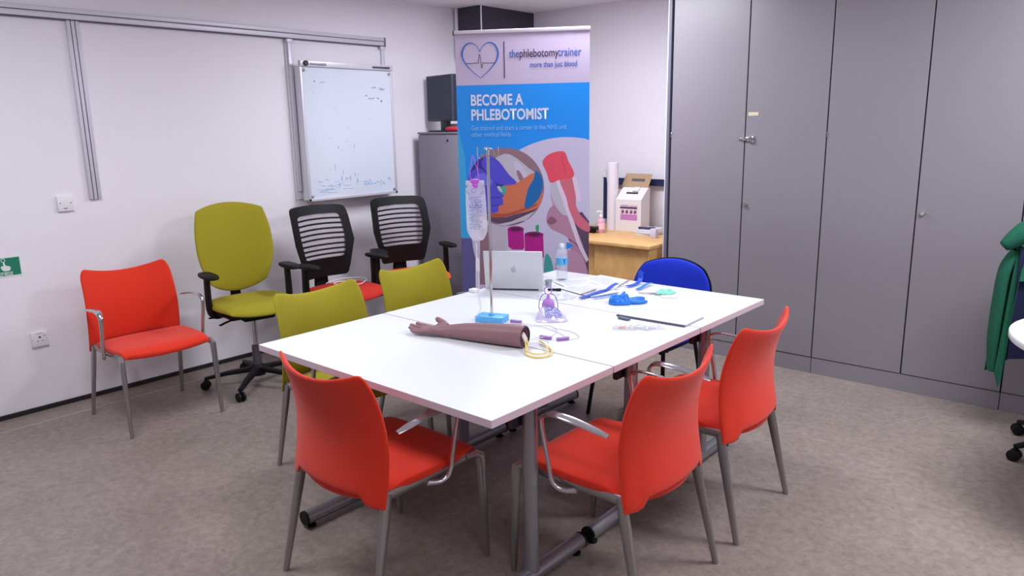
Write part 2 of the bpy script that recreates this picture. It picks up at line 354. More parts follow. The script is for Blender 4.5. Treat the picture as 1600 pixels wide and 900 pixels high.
plate('wall_switch', 'small white square switch plate left of the vertical rail', 'switch', 1.582, 1.198, 0.086, 0.09, swt)

# green emergency sign
t = thing('emergency_sign', 'green and white emergency door release sign at the left edge', 'sign', (0.0, 1.24, 0.872))
bm = B(); box(bm, 0.0005, 0.002, -0.10, 0.075, -0.058, 0.058); obj('sign_plate', bm, mat('sign_white', (226, 238, 236), 0.4), t, False)
bm = B(); box(bm, 0.002, 0.0026, -0.094, 0.068, -0.05, 0.05); obj('green_field', bm, mat('sign_green', (32, 128, 98), 0.4), t, False)
bm = B(); Ms = Matrix.Rotation(PI / 2, 4, 'Z')
poly(bm, [(-0.028, 0.0), (-0.021, 0.008), (-0.013, 0.004), (-0.015, 0.03), (-0.008, 0.031), (-0.003, 0.008), (0.012, 0.004), (0.02, -0.002), (0.018, -0.017), (0.01, -0.023), (-0.014, -0.023), (-0.024, -0.012)], Ms, 0.003)
for k in range(12):
    a = 2 * PI * k / 12; a2 = 2 * PI * (k + 1) / 12
    poly(bm, [(-0.012 + 0.008 * math.cos(a), 0.038 + 0.008 * math.sin(a)), (-0.012 + 0.008 * math.cos(a2), 0.038 + 0.008 * math.sin(a2)), (-0.012 + 0.011 * math.cos(a2), 0.038 + 0.011 * math.sin(a2)), (-0.012 + 0.011 * math.cos(a), 0.038 + 0.011 * math.sin(a))], Ms, 0.003)
text_into(bm, 'Emergency', 0.018, -0.012, -0.037, Ms, 0.003, align='CENTER', bold=0.0003)
text_into(bm, 'door release', 0.015, -0.012, -0.048, Ms, 0.003, align='CENTER', bold=0.0003)
obj('pictogram', bm, MATS['sign_white'], t, False)

# ------------------------------------------------------------ tables
def make_table(label, ya, yb, fy):
    xa, xb = 2.114, 3.418; cx = (xa + xb) / 2; cy = (ya + yb) / 2; fy -= cy; w = (xb - xa) / 2; h = (yb - ya) / 2 - 0.001
    t = thing('meeting_table', label, 'table', (cx, cy, 0), 0, 'white flip-top tables pushed together')
    bm = B(); box(bm, -w, w, -h, h, 0.708, 0.735, 0.0015, mi=0)
    bm.normal_update()
    for f in bm.faces:
        if abs(f.normal.z) < 0.5: f.material_index = 1
    obj('tabletop', bm, [top_m, edge_m], t, False)
    for sx, px in ((-1, 2.37 - cx), (1, 3.332 - cx)):
        bm = B(); sweep(bm, [(px, fy - 0.292, 0.045), (px, fy + 0.292, 0.045)], 0.029, 18, (1, 0, 0)); ft = obj('foot', bm, silver, t)
        for s in (-1, 1):
            bm = B(); sweep(bm, [(px, fy + s * 0.287, 0.045), (px, fy + s * 0.2965, 0.045)], 0.0305, 18, (1, 0, 0)); obj('foot_cap', bm, black, ft)
        for s in (-1, 1):
            bm = B(); lathe(bm, [(0.02, 0.0), (0.02, 0.008), (0.009, 0.012), (0.009, 0.022)], 16, Matrix.Translation((px, fy + s * 0.262, 0))); obj('glide', bm, black, ft)
        bm = B(); sweep(bm, [(px, fy, 0.06), (px, fy, 0.70)], 0.027, 20, (1, 0, 0)); obj('column', bm, silver, t)
        bm = B(); sweep(bm, [(px - 0.03, fy - 0.2, 0.692), (px - 0.03, fy - 0.1, 0.688), (px - 0.03, fy + 0.2, 0.688), (px - 0.03, fy + 0.26, 0.692)], (0.016, 0.015), 10, (1, 0, 0), power=0.6); box(bm, px - 0.05, px - 0.028, fy - 0.06, fy + 0.06, 0.60, 0.69, 0.006); obj('top_bracket', bm, dkgrey, t)
    bm = B(); sweep(bm, [(2.37 - cx, fy, 0.665), (3.332 - cx, fy, 0.665)], (0.02, 0.02), 12, (0, 1, 0), power=0.6); obj('cross_beam', bm, dkgrey, t)
    return t
make_table('front white-topped table, nearest the camera, under the model arm', 1.538, 2.195, 1.82)
make_table('middle white-topped table, between the front and back ones', 2.199, 2.867, 2.455)
make_table('back white-topped table, carrying the laptop and water bottle', 2.871, 3.54, 3.085)

def ss(a, b, x): x = max(0, min(1, (x - a) / (b - a))); return x * x * (3 - 2 * x)
# ------------------------------------------------------------ four-legged visitor chairs
def visitor_chair(label, fab, loc, rz, group):
    t = thing('visitor_chair', label, 'chair', loc, rz, group)
    def back(off):
        def f(u, v):
            q = (v + 1) / 2
            au = abs(u)
            w = 0.256 - 0.012 * q ** 2 - 0.010 * max(0, (q - 0.9) / 0.1) ** 2
            zt = 0.816 + 0.044 * au ** 2 - 0.026 * max(0, (au - 0.88) / 0.12) ** 2.4
            zb = 0.430 - 0.038 * ss(0.66, 0.78, au)
            z = zb + (zt - zb) * q
            yc = -0.252 + 0.036 * math.sin(q * PI * 0.85) - 0.052 * q ** 2.6
            y = yc + 0.055 * au ** 2.2
            th = 0.011 * edge_fall(u, v, 10) + 0.002
            return Vector((u * w, y + off * th, z))
        return f
    bm = B(); slab(bm, back(1), back(-1), 26, 22); obj('backrest', bm, fab, t, angle=60)
    def seat(off):
        def f(u, v):
            x, y = sq(u, v, 0.16); e = edge_fall(u, v, 8)
            X = x * 0.25; Y = 0.012 + y * 0.258 + (0.0 if y > 0 else y * (0.0 - 0.05 * u * u) )
            z = 0.462 - 0.012 * math.exp(-((X / 0.16) ** 2 + ((Y + 0.05) / 0.16) ** 2)) - 0.022 * max(0, (y - 0.75) / 0.25) ** 2
            return Vector((X, Y, z + (0 if off > 0 else -0.02) + off * 0.012 * e - 0.006 - 0.03 * max(0, -y - 0.5) / 0.5))
        return f
    bm = B(); slab(bm, seat(1), seat(-1), 22, 22); obj('seat', bm, fab, t, angle=60)
    bm = B()
    for s in (-1, 1): sweep(bm, [(s * 0.236, -0.2, 0.424), (s * 0.238, 0.02, 0.424), (s * 0.236, 0.235, 0.43)], (0.007, 0.016), 10, (1, 0, 0), power=0.6)
    sweep(bm, [(-0.236, -0.17, 0.42), (0.236, -0.17, 0.42)], 0.01, 10); sweep(bm, [(-0.23, 0.2, 0.42), (0.23, 0.2, 0.42)], 0.01, 10)
    obj('seat_frame', bm, legm, t)
    for s in (-1, 1):
        bm = B(); sweep(bm, [(s * 0.237, 0.19, 0.43), (s * 0.241, 0.235, 0.432), (s * 0.247, 0.258, 0.415), (s * 0.2475, 0.262, 0.37), (s * 0.2515, 0.277, 0.0)], [(0.011, 0.013), (0.013, 0.016), (0.014, 0.019), (0.0135, 0.017), (0.009, 0.01)], 12, (1, 0, 0), power=0.7); obj('leg', bm, legm, t)
        bm = B(); sweep(bm, [(s * 0.238, -0.174, 0.43), (s * 0.2425, -0.192, 0.345), (s * 0.26, -0.27, 0.0)], [(0.011, 0.017), (0.0115, 0.019), (0.009, 0.010)], 12, (1, 0, 0), power=0.6); obj('leg', bm, legm, t)
        bm = B(); sweep(bm, [(s * 0.245, 0.0, 0.408), (s * 0.262, 0.045, 0.402), (s * 0.272, 0.078, 0.425), (s * 0.274, 0.095, 0.50), (s * 0.276, 0.118, 0.61), (s * 0.276, 0.115, 0.648), (s * 0.275, 0.08, 0.668), (s * 0.274, 0.0, 0.668), (s * 0.27, -0.09, 0.654), (s * 0.266, -0.14, 0.643)],
                        [(0.008, 0.012), (0.009, 0.01), (0.01, 0.009), (0.01, 0.008), (0.011, 0.008), (0.014, 0.007), (0.017, 0.006), (0.018, 0.006), (0.015, 0.005), (0.009, 0.004)], 12, (1, 0, 0), smooth=5)
        obj('armrest', bm, mat('polished_armrest', (196, 192, 196), 0.18, 0.9), t)
    return t
OR = 'orange-red four-legged chairs'
vc = visitor_chair('orange-red visitor chair standing alone against the left wall', red_f, (0.59, 1.725, 0), -PI / 2 - 0.03, OR)
dup(vc, (2.83, 1.58, 0), 0.0, 'orange-red visitor chair at the near left end of the table, back to camera', OR)
dup(vc, (3.50, 2.10, 0), PI / 2, 'orange-red visitor chair at right side, nearer of two, behind the front table column', OR)
dup(vc, (3.50, 2.78, 0), PI / 2 + 0.02, 'orange-red visitor chair furthest right at the table, nearest the grey cupboards', OR)
OL = 'olive green four-legged chairs'
gc = visitor_chair('olive four-legged chair at the left table corner, nearer of two', olive_f, (2.03, 2.05, 0), -PI / 2, OL)
dup(gc, (1.95, 2.735, 0), -PI / 2 + 0.02, 'olive four-legged chair further back, right of the other olive one', OL)

# blue chair
t = thing('stacking_chair', 'royal blue chair with black frame behind the far end of the table', 'chair', (2.78, 3.50, 0), PI)
def bback(off):
    def f(u, v):
        x, y = sq(u, v, 0.42 if v > 0 else 0.2); q = (v + 1) / 2
        return Vector((x * 0.245, -0.255 - 0.05 * q + 0.035 * u * u + off * (0.014 * edge_fall(u, v, 6) + 0.002), 0.66 + y * 0.175))
    return f
bm = B(); slab(bm, bback(1), bback(-0.5), 24, 18); obj('backrest', bm, blue_f, t, angle=60)
def bback2(off):
    def f(u, v):
        x, y = sq(u, v, 0.42 if v > 0 else 0.2); q = (v + 1) / 2
        return Vector((x * 0.25, -0.265 - 0.05 * q + 0.035 * u * u + off * 0.006, 0.66 + y * 0.18))
    return f
bm = B(); slab(bm, bback2(1), bback2(-1), 20, 16); obj('back_shell', bm, black, t, angle=60)
def bseat(off):
    def f(u, v):
        x, y = sq(u, v, 0.3); return Vector((x * 0.235, y * 0.215, 0.45 + off * (0.02 * edge_fall(u, v, 6) + 0.002)))
    return f
bm = B(); slab(bm, bseat(1), bseat(-0.5), 18, 18); obj('seat', bm, blue_f, t, angle=60)
bm = B()
for s in (-1, 1): sweep(bm, [(s * 0.2, 0.2, 0.43), (s * 0.2, -0.2, 0.43), (s * 0.2, -0.27, 0.5), (s * 0.19, -0.292, 0.75)], 0.01, 10, smooth=4)
sweep(bm, [(-0.2, 0.12, 0.42), (0.2, 0.12, 0.42)], 0.009, 8)
obj('frame', bm, black, t)
for s in (-1, 1):
    bm = B(); sweep(bm, [(s * 0.2, 0.17, 0.43), (s * 0.235, 0.23, 0.0)], 0.011, 10); obj('leg', bm, black, t)
    bm = B(); sweep(bm, [(s * 0.2, -0.17, 0.43), (s * 0.235, -0.25, 0.0)], 0.011, 10); obj('leg', bm, black, t)

# ------------------------------------------------------------ swivel chairs
def castor_set(t, R=0.32, rot=0.0, hub=0.09):
    bm = B(); lathe(bm, [(0.03, 0.06), (0.045, 0.065), (0.045, 0.12), (0.033, 0.135), (0, 0.135)], 20)
    for k in range(5):
        a = rot + 2 * PI * k / 5; c, s = math.cos(a), math.sin(a)
        sweep(bm, [(c * 0.03, s * 0.03, 0.105), (c * R * 0.6, s * R * 0.6, 0.092), (c * R, s * R, 0.07)], [(0.026, 0.018), (0.021, 0.014), (0.015, 0.01)], 10, (-s, c, 0), power=0.7)
    base = obj('star_base', bm, black, t)
    for k in range(5):
        a = rot + 2 * PI * k / 5; c, s = math.cos(a), math.sin(a); b = a + 0.9 + k * 1.3
        bm = B(); Mw = Matrix.Translation((c * R, s * R, 0.028)) @ Matrix.Rotation(b, 4, 'Z') @ Matrix.Rotation(PI / 2, 4, 'X')
        for z0, z1 in ((-0.024, -0.006), (0.006, 0.024)): lathe(bm, [(0.022, z0), (0.028, z0 + 0.003), (0.028, z1 - 0.003), (0.022, z1)], 18, Mw)
        lathe(bm, [(0.012, -0.006), (0.012, 0.006)], 10, Mw); sweep(bm, [(c * R, s * R, 0.03), (c * R, s * R, 0.075)], 0.007, 8)
        obj('castor', bm, black, base)
def arm_pair(t, xo, y, z, zb):
    for s in (-1, 1):
        bm = B()
        sweep(bm, [(s * 0.17, y - 0.02, zb), (s * (xo - 0.03), y - 0.02, zb - 0.005), (s * xo, y - 0.02, zb + 0.04), (s * xo, y - 0.02, z - 0.02)], [(0.014, 0.030), (0.017, 0.034), (0.017, 0.036), (0.015, 0.032)], 12, (0, 0, 1), smooth=4, power=0.8)
        a = obj('armrest', bm, black, t)
        def pad(off):
            def f(u, v):
                x, yy = sq(u, v, 0.45); return Vector((s * xo + x * 0.046, y + 0.02 + yy * 0.125, z + off * (0.014 * edge_fall(u, v, 5) + 0.001)))
            return f
        bm = B(); slab(bm, pad(1), pad(-1), 12, 14); obj('arm_pad', bm, black, a, angle=60)
def mech(t, zs):
    bm = B(); lathe(bm, [(0.027, 0.1), (0.027, 0.26), (0.024, 0.262)], 18); sweep(bm, [(0, 0, 0.12), (0, 0, 0.125)], 0.03, 12); gl = obj('gas_lift', bm, mat('dull_steel', (120, 118, 126), 0.35, 0.8), t)
    bm = B(); lathe(bm, [(0.014, 0.255), (0.014, zs - 0.06)], 14); obj('piston', bm, chrome, gl)
    bm = B(); box(bm, -0.1, 0.1, -0.15, 0.12, zs - 0.085, zs - 0.035, 0.015, 3); box(bm, -0.2, 0.2, -0.19, 0.19, zs - 0.045, zs - 0.028, 0.006)
    sweep(bm, [(0.08, 0.05, zs - 0.06), (0.18, 0.07, zs - 0.07), (0.24, 0.1, zs - 0.078)], (0.012, 0.005), 8, (0, 1, 0), smooth=3); sweep(bm, [(0.08, -0.05, zs - 0.06), (0.2, -0.04, zs - 0.06), (0.26, -0.03, zs - 0.055)], (0.012, 0.005), 8, (0, 1, 0), smooth=3)
    obj('tilt_mechanism', bm, black, t)
def task_seat(t, fab, zs, w=0.25, d=0.24, yo=0.02):
    def seat(off):
        def f(u, v):
            x, y = sq(u, v, 0.3); fr = max(0, (y - 0.55) / 0.45) ** 2 * 0.03
            return Vector((x * w, yo + y * d, zs - fr + off * (0.032 * edge_fall(u, v, 5) + 0.003) - 0.008 * math.exp(-((x * w / 0.15) ** 2 + (y * d / 0.15) ** 2))))
        return f
    bm = B(); slab(bm, seat(1), seat(-0.8), 22, 22); obj('seat', bm, fab, t, angle=60)
    bm = B()
    def sh(off):
        def f(u, v):
            x, y = sq(u, v, 0.3); return Vector((x * (w - 0.012), yo + y * (d - 0.012), zs - 0.03 + off * 0.006))
        return f
    slab(bm, sh(1), sh(-1), 16, 16); obj('seat_shell', bm, black, t, angle=60)
# olive task chair
t = thing('swivel_chair', 'olive green high-backed swivel chair with black armrests by the wall', 'office chair', (0.60, 2.37, 0), -PI / 2 - 0.16)
castor_set(t, 0.32, 0.86)
mech(t, 0.53); task_seat(t, olive_f, 0.54, 0.25, 0.245, 0.02); arm_pair(t, 0.255, 0.0, 0.745, 0.49)
def oback(off):
    def f(u, v):
        x, y = sq(u, v, 0.27 if v > 0 else 0.4); q = (v + 1) / 2
        w = 0.250 - 0.02 * (1 - q) ** 2 - 0.004 * q * q
        yy = -0.235 - 0.06 * q + 0.03 * math.sin(q * PI) * 0.7 + 0.05 * u * u
        return Vector((x * w, yy + off * (0.02 * edge_fall(u, v, 6) + 0.003), 0.865 + y * 0.285))
    return f
bm = B(); slab(bm, oback(1), oback(-0.7), 24, 26); obj('backrest', bm, olive_f, t, angle=60)
bm = B(); sweep(bm, [(0, -0.1, 0.455), (0, -0.22, 0.45), (0, -0.275, 0.5), (0, -0.285, 0.8)], [(0.035, 0.012), (0.035, 0.012), (0.035, 0.012), (0.03, 0.01)], 12, (1, 0, 0), smooth=4); obj('back_support', bm, black, t)

# black slatted-back chairs
def slat_chair(label, fab, loc, rz, rot=0.3):
    t = thing('swivel_chair', label, 'office chair', loc, rz, 'black slatted-back swivel chairs')
    castor_set(t, 0.32, rot); mech(t, 0.49); task_seat(t, fab, 0.49, 0.245, 0.24, 0.03); arm_pair(t, 0.285, 0.01, 0.70, 0.44)
    def P(u, q):
        """centre surface of the back, u -1..1, q 0..1"""
        w = 0.180 + 0.058 * ss(0, 0.55, q) - 0.012 * ss(0.6, 1, q)
        y = -0.235 + 0.045 * math.sin(q * PI) - 0.07 * q + 0.055 * u * u
        z = 0.56 + q * 0.50 + (0.012 * (1 - u * u) * q if q > .5 else 0)
        return Vector((u * w, y, z))
    out = [];
    K = 128
    def ringp(scale_u, qa, qb, k):
        a = 2 * PI * k / K; c, s = math.cos(a), math.sin(a); e = 0.13
        uu = math.copysign(abs(c) ** e, c); vv = math.copysign(abs(s) ** e, s)
        q = (qa + qb) / 2 + vv * (qb - qa) / 2
        return P(uu * scale_u, q)
    rings = []
    for k in range(K):
        o_ = ringp(1.0, 0.0, 1.0, k); i_ = ringp(0.77, 0.27, 0.875, k)
        rings.append([o_ + Vector((0, 0.010, 0)), i_ + Vector((0, 0.010, 0)), i_ + Vector((0, -0.012, 0)), o_ + Vector((0, -0.012, 0))])
    bm = B(); ring_loft(bm, rings, cap=False, closed=True); bmesh.ops.recalc_face_normals(bm, faces=bm.faces); bk = obj('back_frame', bm, black, t, angle=50)
    for k in range(8):
        q = 0.325 + k * 0.069
        bm = B(); sweep(bm, [P(u, q) for u in (-0.8, -0.5, -0.2, 0.1, 0.4, 0.8)], (0.007, 0.007), 8, (0, 0, 1)); obj('back_slat', bm, black, bk)
    bm = B(); slab(bm, lambda u, v: P(u * 0.78, 0.575 + v * 0.305) + Vector((0, 0.0035, 0)), lambda u, v: P(u * 0.78, 0.575 + v * 0.305) + Vector((0, 0.0025, 0)), 10, 10)
    obj('mesh_panel', bm, mat('translucent_mesh', (160, 148, 160), 0.8, alpha=0.3), bk)
    bm = B(); sweep(bm, [(0, -0.1, 0.44), (0, -0.22, 0.44), (0, -0.262, 0.5), (0, -0.25, 0.62)], [(0.04, 0.012), (0.05, 0.012), (0.06, 0.012), (0.05, 0.01)], 12, (1, 0, 0), smooth=4); obj('back_support', bm, black, t)
    return t
b1 = slat_chair('black slatted-back swivel chair with deep red seat and white cable on it', dred_f, (0.585, 3.075, 0), -PI / 2 - 0.02, 3.16)
b2 = slat_chair('black slatted-back swivel chair with orange-red seat beside the grey cabinet', ora_f, (0.56, 3.755, 0), -PI / 2 - 0.30, 0.93)
bm = B(); sweep(bm, [(0.466, 3.02, 0.531), (0.431, 3.08, 0.531), (0.410, 3.2, 0.531), (0.466, 3.30, 0.531), (0.550, 3.31, 0.531), (0.620, 3.24, 0.531), (0.669, 3.16, 0.531), (0.606, 3.10, 0.531), (0.515, 3.05, 0.531), (0.487, 3.12, 0.531), (0.550, 3.22, 0.531)], 0.0028, 8, smooth=5)
tag(obj('cable', bm, white_p), 'thin white cable looped on the deep red chair seat', 'cable')

# ------------------------------------------------------------ grey cupboard, monitor
t = thing('metal_cabinet', 'grey metal cabinet by the wall under the dark monitor', 'cabinet', (0.09, 4.28, 0))
cab2 = mat('grey_metal', (134, 130, 142), 0.4, nscale=3, namt=0.03)
bm = B(); box(bm, 0, 0.8, 0.012, 0.45, 0, 1.54, 0.004); obj('body', bm, cab2, t)
bm = B(); box(bm, -0.006, 0.806, 0.0, 0.455, 1.54, 1.556, 0.003); obj('top_panel', bm, cab2, t)
for a, b in ((0.006, 0.56), (0.564, 0.794)):
    bm = B(); box(bm, a, b, 0.0, 0.012, 0.05, 1.532, 0.002); d = obj('door', bm, cab2, t)
    if a < 0.1:
        bm = B(); lathe(bm, [(0.009, 0), (0.009, 0.006), (0.004, 0.006), (0.004, 0.003), (0, 0.003)], 14, Matrix.Translation((0.355, 0.0, 1.49)) @ Matrix.Rotation(PI / 2, 4, 'X')); obj('lock', bm, dkgrey, d)
bm = B(); box(bm, -0.03, -0.004, 0.05, 0.43, 0, 1.52, 0.002); obj('side_panel', bm, mat('grey_side', (112, 112, 128), 0.4), t)
t = thing('monitor', 'dark computer monitor on top of the grey cabinet', 'monitor', (0.245, 4.40, 1.556), -0.16)
mon = mat('monitor_grey', (40, 44, 58), 0.35); scr = mat('dark_screen', (24, 36, 62), 0.18)
bm = B(); box(bm, -0.195, 0.185, 0.0, 0.05, 0.085, 0.455, 0.006); box(bm, -0.14, 0.14, 0.05, 0.085, 0.14, 0.4, 0.02); obj('casing', bm, mon, t)
bm = B(); box(bm, -0.18, 0.164, -0.002, 0.001, 0.105, 0.438); obj('screen', bm, scr, t, False)
bm = B(); box(bm, 0.166, 0.187, -0.003, 0.002, 0.085, 0.455, 0.001); obj('side_bezel', bm, mat('bezel_blue_grey', (66, 76, 98), 0.35), t, False)
bm = B(); box(bm, -0.05, 0.05, 0.03, 0.07, 0.01, 0.2, 0.008); box(bm, -0.13, 0.13, -0.04, 0.13, 0.0, 0.014, 0.005); obj('stand', bm, mon, t)
bm = B(); 
def redp(off):
    def f(u, v):
        x, y = sq(u, v, 0.5); return Vector((x * 0.085, y * 0.05, 0.022 + off * (0.018 * edge_fall(u, v, 3) + 0.003)))
    return f
slab(bm, redp(1), redp(-1), 14, 10); o = obj('pouch', bm, mat('crimson_fabric', (190, 40, 66), 0.7)); o.location = (0.465, 4.335, 1.5565); tag(o, 'small crimson red pouch beside the monitor foot', 'pouch')
bm = B(); box(bm, -0.05, 0.05, -0.04, 0.04, 0, 0.065, 0.004); o = obj('small_box', bm, mat('grey_green_box', (120, 122, 118), 0.6)); o.location = (0.262 - 0.02, 4.60, 1.5565); tag(o, 'small dull grey box behind the monitor stand', 'box')

# ------------------------------------------------------------ roll-up banner
BA = math.atan2(0.526, 0.851)
t = thing('rollup_banner', 'tall blue and white roll-up banner advertising phlebotomist training', 'banner', (1.36, 3.485, 0), BA)
bcol = {}
def bc(n, rgb): bcol.setdefault(n, len(bcol)); mat('print_' + n, rgb, 0.45, nscale=6, namt=0.02); return bcol[n]
I3 = Matrix.Identity(4)
order = [('lilac', (200, 184, 212)), ('blue', (26, 146, 242)), ('sky', (60, 170, 232)), ('slate', (98, 94, 150)), ('white', (222, 226, 246)), ('ink', (58, 40, 78)), ('txtblue', (58, 92, 176)), ('heartblue', (40, 104, 190)),
         ('palelilac', (206, 198, 226)), ('brown', (150, 116, 128)), ('greywhite', (196, 188, 204)), ('glove', (84, 78, 210)), ('glovedark', (52, 46, 150)), ('glovelight', (112, 112, 232)), ('arm', (214, 116, 84)), ('armdark', (176, 84, 66)), ('teal', (20, 106, 176)),
         ('cap', (232, 80, 100)), ('capdark', (200, 56, 80)), ('tubered', (214, 108, 128)), ('skin', (186, 134, 160)), ('skindark', (140, 96, 120)), ('darkbrown', (92, 70, 96)), ('magenta', (190, 28, 146)), ('magdark', (140, 24, 112)), ('magrim', (90, 20, 70)), ('green', (60, 160, 110)), ('tealgreen', (70, 168, 168)), ('skinlight', (196, 150, 180)), ('tubeglass', (226, 208, 228)), ('faint', (140, 200, 250))]
for n, c in order: bc(n, c)
bm_mats = [MATS['print_' + n] for n, _ in order]
L_ = {'k': 0}
def lay(bm, n, pts, lift=None):
    L_['k'] += 1
    poly(bm, pts, I3, 0.0015 + L_['k'] * 0.00003 if lift is None else lift, bcol[n])
def circ(cx, cz, r, a0=0, a1=360, n=48, rz=None): 
    rz = rz or r
    return [(cx + r * math.cos(math.radians(a0 + (a1 - a0) * k / n)), cz + rz * math.sin(math.radians(a0 + (a1 - a0) * k / n))) for k in range(n + (0 if a1 - a0 == 360 else 1))]
def smoothpts(pts, n=5): return [(p.x, p.y) for p in cat([(a, b, 0) for a, b in pts], n, True)]
def clip_circ(cx, cz, r, pts):
    o = []
    for s, z in pts:
        d = math.hypot(s - cx, z - cz)
        if d > r: s, z = cx + (s - cx) * r / d, cz + (z - cz) * r / d
        o.append((s, z))
    return o
WB = 0.846
bm = B(); box(bm, 0, WB, -0.0012, 0.0, 0.08, 2.16, mi=bcol['lilac'])
lay(bm, 'blue', [(0, 0.05 + .82), (WB, 0.87), (WB, 1.852), (0, 1.852)])
lay(bm, 'sky', [(0, 0.87), (0.12, 0.87), (0.05, 1.1), (0.045, 1.4), (0.0, 1.6)])
lay(bm, 'slate', [(0, 0.08), (WB, 0.08), (WB, 0.874), (0, 0.874)])
C2 = (0.70, 0.895, 0.626)
big = [p for p in circ(*C2, n=96)]
big = [(min(max(s, 0.075 if z < 0.87 else 0), WB), max(z, 0.08)) for s, z in big]
lay(bm, 'palelilac', big)
lay(bm, 'palelilac', [(0.075, 0.08), (WB, 0.08), (WB, 0.9), (0.1, 0.9)])
# lower photograph pieces
lay(bm, 'greywhite', [(0.18, 0.5), (0.20, 0.98), (0.31, 0.96), (0.30, 0.5)])
lay(bm, 'brown', [(0.12, 0.56), (0.13, 0.92), (0.20, 0.97), (0.215, 0.56)])
# hand holding the red tube
lay(bm, 'skinlight', smoothpts([(0.60, 1.20), (0.66, 1.27), (0.80, 1.22), (0.84, 1.0), (0.72, 0.98), (0.62, 1.08)]))
lay(bm, 'palelilac', smoothpts([(0.72, 1.24), (0.80, 1.28), (0.845, 1.2), (0.84, 1.0), (0.78, 1.06), (0.74, 1.15)]))
lay(bm, 'darkbrown', [(0.66, 0.99), (0.80, 1.05), (WB, 0.99), (WB, 0.50), (0.80, 0.66), (0.72, 0.86)])
lay(bm, 'skin', smoothpts([(0.57, 1.0), (0.60, 1.08), (0.67, 1.10), (0.73, 1.03), (0.77, 0.93), (0.81, 0.82), (0.77, 0.84), (0.68, 0.90), (0.60, 0.94)]))
lay(bm, 'skindark', smoothpts([(0.575, 0.985), (0.60, 0.965), (0.64, 0.99), (0.60, 1.02)]))
lay(bm, 'skin', smoothpts([(0.73, 0.86), (0.79, 0.80), (0.84, 0.66), (0.84, 0.60), (0.78, 0.72), (0.72, 0.82)]))
lay(bm, 'skinlight', smoothpts([(0.63, 0.72), (0.72, 0.80), (0.80, 0.76), (0.835, 0.66), (0.835, 0.5), (0.66, 0.5)]))
lay(bm, 'greywhite', smoothpts([(0.60, 1.22), (0.66, 1.24), (0.74, 1.06), (0.68, 1.03), (0.615, 1.12)]))
lay(bm, 'tubeglass', [(0.628, 1.262), (0.665, 1.262), (0.79, 0.86), (0.845, 0.74), (0.83, 0.72), (0.77, 0.84)])
lay(bm, 'tubered', smoothpts([(0.655, 1.27), (0.73, 1.29), (0.76, 1.16), (0.77, 1.06), (0.845, 0.97), (0.845, 0.92), (0.77, 0.96), (0.72, 1.06), (0.70, 1.14)]))
lay(bm, 'tubeglass', [(0.735, 1.285), (0.765, 1.27), (0.80, 1.12), (0.77, 1.11)])
lay(bm, 'cap', smoothpts([(0.548, 1.37), (0.60, 1.42), (0.686, 1.432), (0.715, 1.37), (0.75, 1.30), (0.735, 1.265), (0.66, 1.255), (0.60, 1.235), (0.575, 1.30)], 3))
lay(bm, 'capdark', [(0.667, 1.405), (0.671, 1.405), (0.70, 1.29), (0.696, 1.29)])
lay(bm, 'blue', [(0.701, 0.853), (0.751, 0.828), (0.701, 0.803)])
lay(bm, 'tealgreen', smoothpts([(0.555, 0.52), (0.56, 0.76), (0.60, 0.74), (0.62, 0.62), (0.62, 0.52)]))
# purple-capped tubes
def capp(x0, x1, z0, z1, dark):
    lay(bm, 'magenta', [(x0, z1), (x0 + 0.004, z0 + 0.02), (x0 + 0.03, z0), (x1 - 0.01, z0), (x1, z0 + 0.015), (x1 - 0.004, z1)])
    lay(bm, 'magdark', circ((x0 + x1) / 2, z1, (x1 - x0) / 2 - 0.001, n=30, rz=0.02)); lay(bm, 'magrim', circ((x0 + x1) / 2, z1, (x1 - x0) / 3.4, n=30, rz=0.011))
    for k in range(1, 6): x = x0 + (x1 - x0) * k / 6; lay(bm, 'magdark', [(x, z0 + 0.01), (x + 0.002, z0 + 0.01), (x + 0.002, z1 - 0.02), (x, z1 - 0.02)])
capp(0.314, 0.424, 0.80, 0.935, 1); capp(0.425, 0.553, 0.74, 0.90, 0)
lay(bm, 'green', smoothpts([(0.50, 0.955), (0.52, 0.965), (0.52, 0.92), (0.505, 0.92)], 3))
# round photograph of the gloved hand
c1 = (0.306, 1.208, 0.252)
L_['k'] += 1; lay(bm, 'brown', circ(*c1, n=72))
cc = lambda pts: clip_circ(c1[0], c1[1], c1[2] - 0.001, smoothpts(pts))
lay(bm, 'greywhite', cc([(0.24, 1.38), (0.33, 1.42), (0.46, 1.33), (0.52, 1.27), (0.42, 1.22), (0.3, 1.3)]))
lay(bm, 'palelilac', cc([(0.36, 1.36), (0.40, 1.36), (0.47, 1.25), (0.42, 1.22)]))
lay(bm, 'brown', cc([(0.38, 1.31), (0.40, 1.31), (0.43, 1.25), (0.40, 1.25)]))
lay(bm, 'darkbrown', clip_circ(*c1[:2], c1[2] - 0.001, [(0.10, 1.0), (0.3, 1.01), (0.52, 1.08), (0.42, 0.97), (0.3, 0.95), (0.16, 0.98)]))
lay(bm, 'greywhite', clip_circ(*c1[:2], c1[2] - 0.001, [(0.24, 0.962), (0.34, 0.985), (0.50, 1.055), (0.44, 0.99), (0.3, 0.955)]))
lay(bm, 'arm', cc([(0.20, 1.20), (0.36, 1.225), (0.50, 1.30), (0.545, 1.2), (0.52, 1.08), (0.30, 1.02), (0.20, 1.02), (0.14, 1.08)]))
lay(bm, 'armdark', cc([(0.20, 1.04), (0.32, 1.04), (0.50, 1.10), (0.48, 1.075), (0.30, 1.015), (0.20, 1.015)]))
lay(bm, 'teal', clip_circ(*c1[:2], c1[2] - 0.001, smoothpts([(0.505, 1.315), (0.49, 1.26), (0.455, 1.20), (0.43, 1.10), (0.435, 1.075), (0.46, 1.075), (0.52, 1.13), (0.548, 1.2), (0.545, 1.27)], 3)))
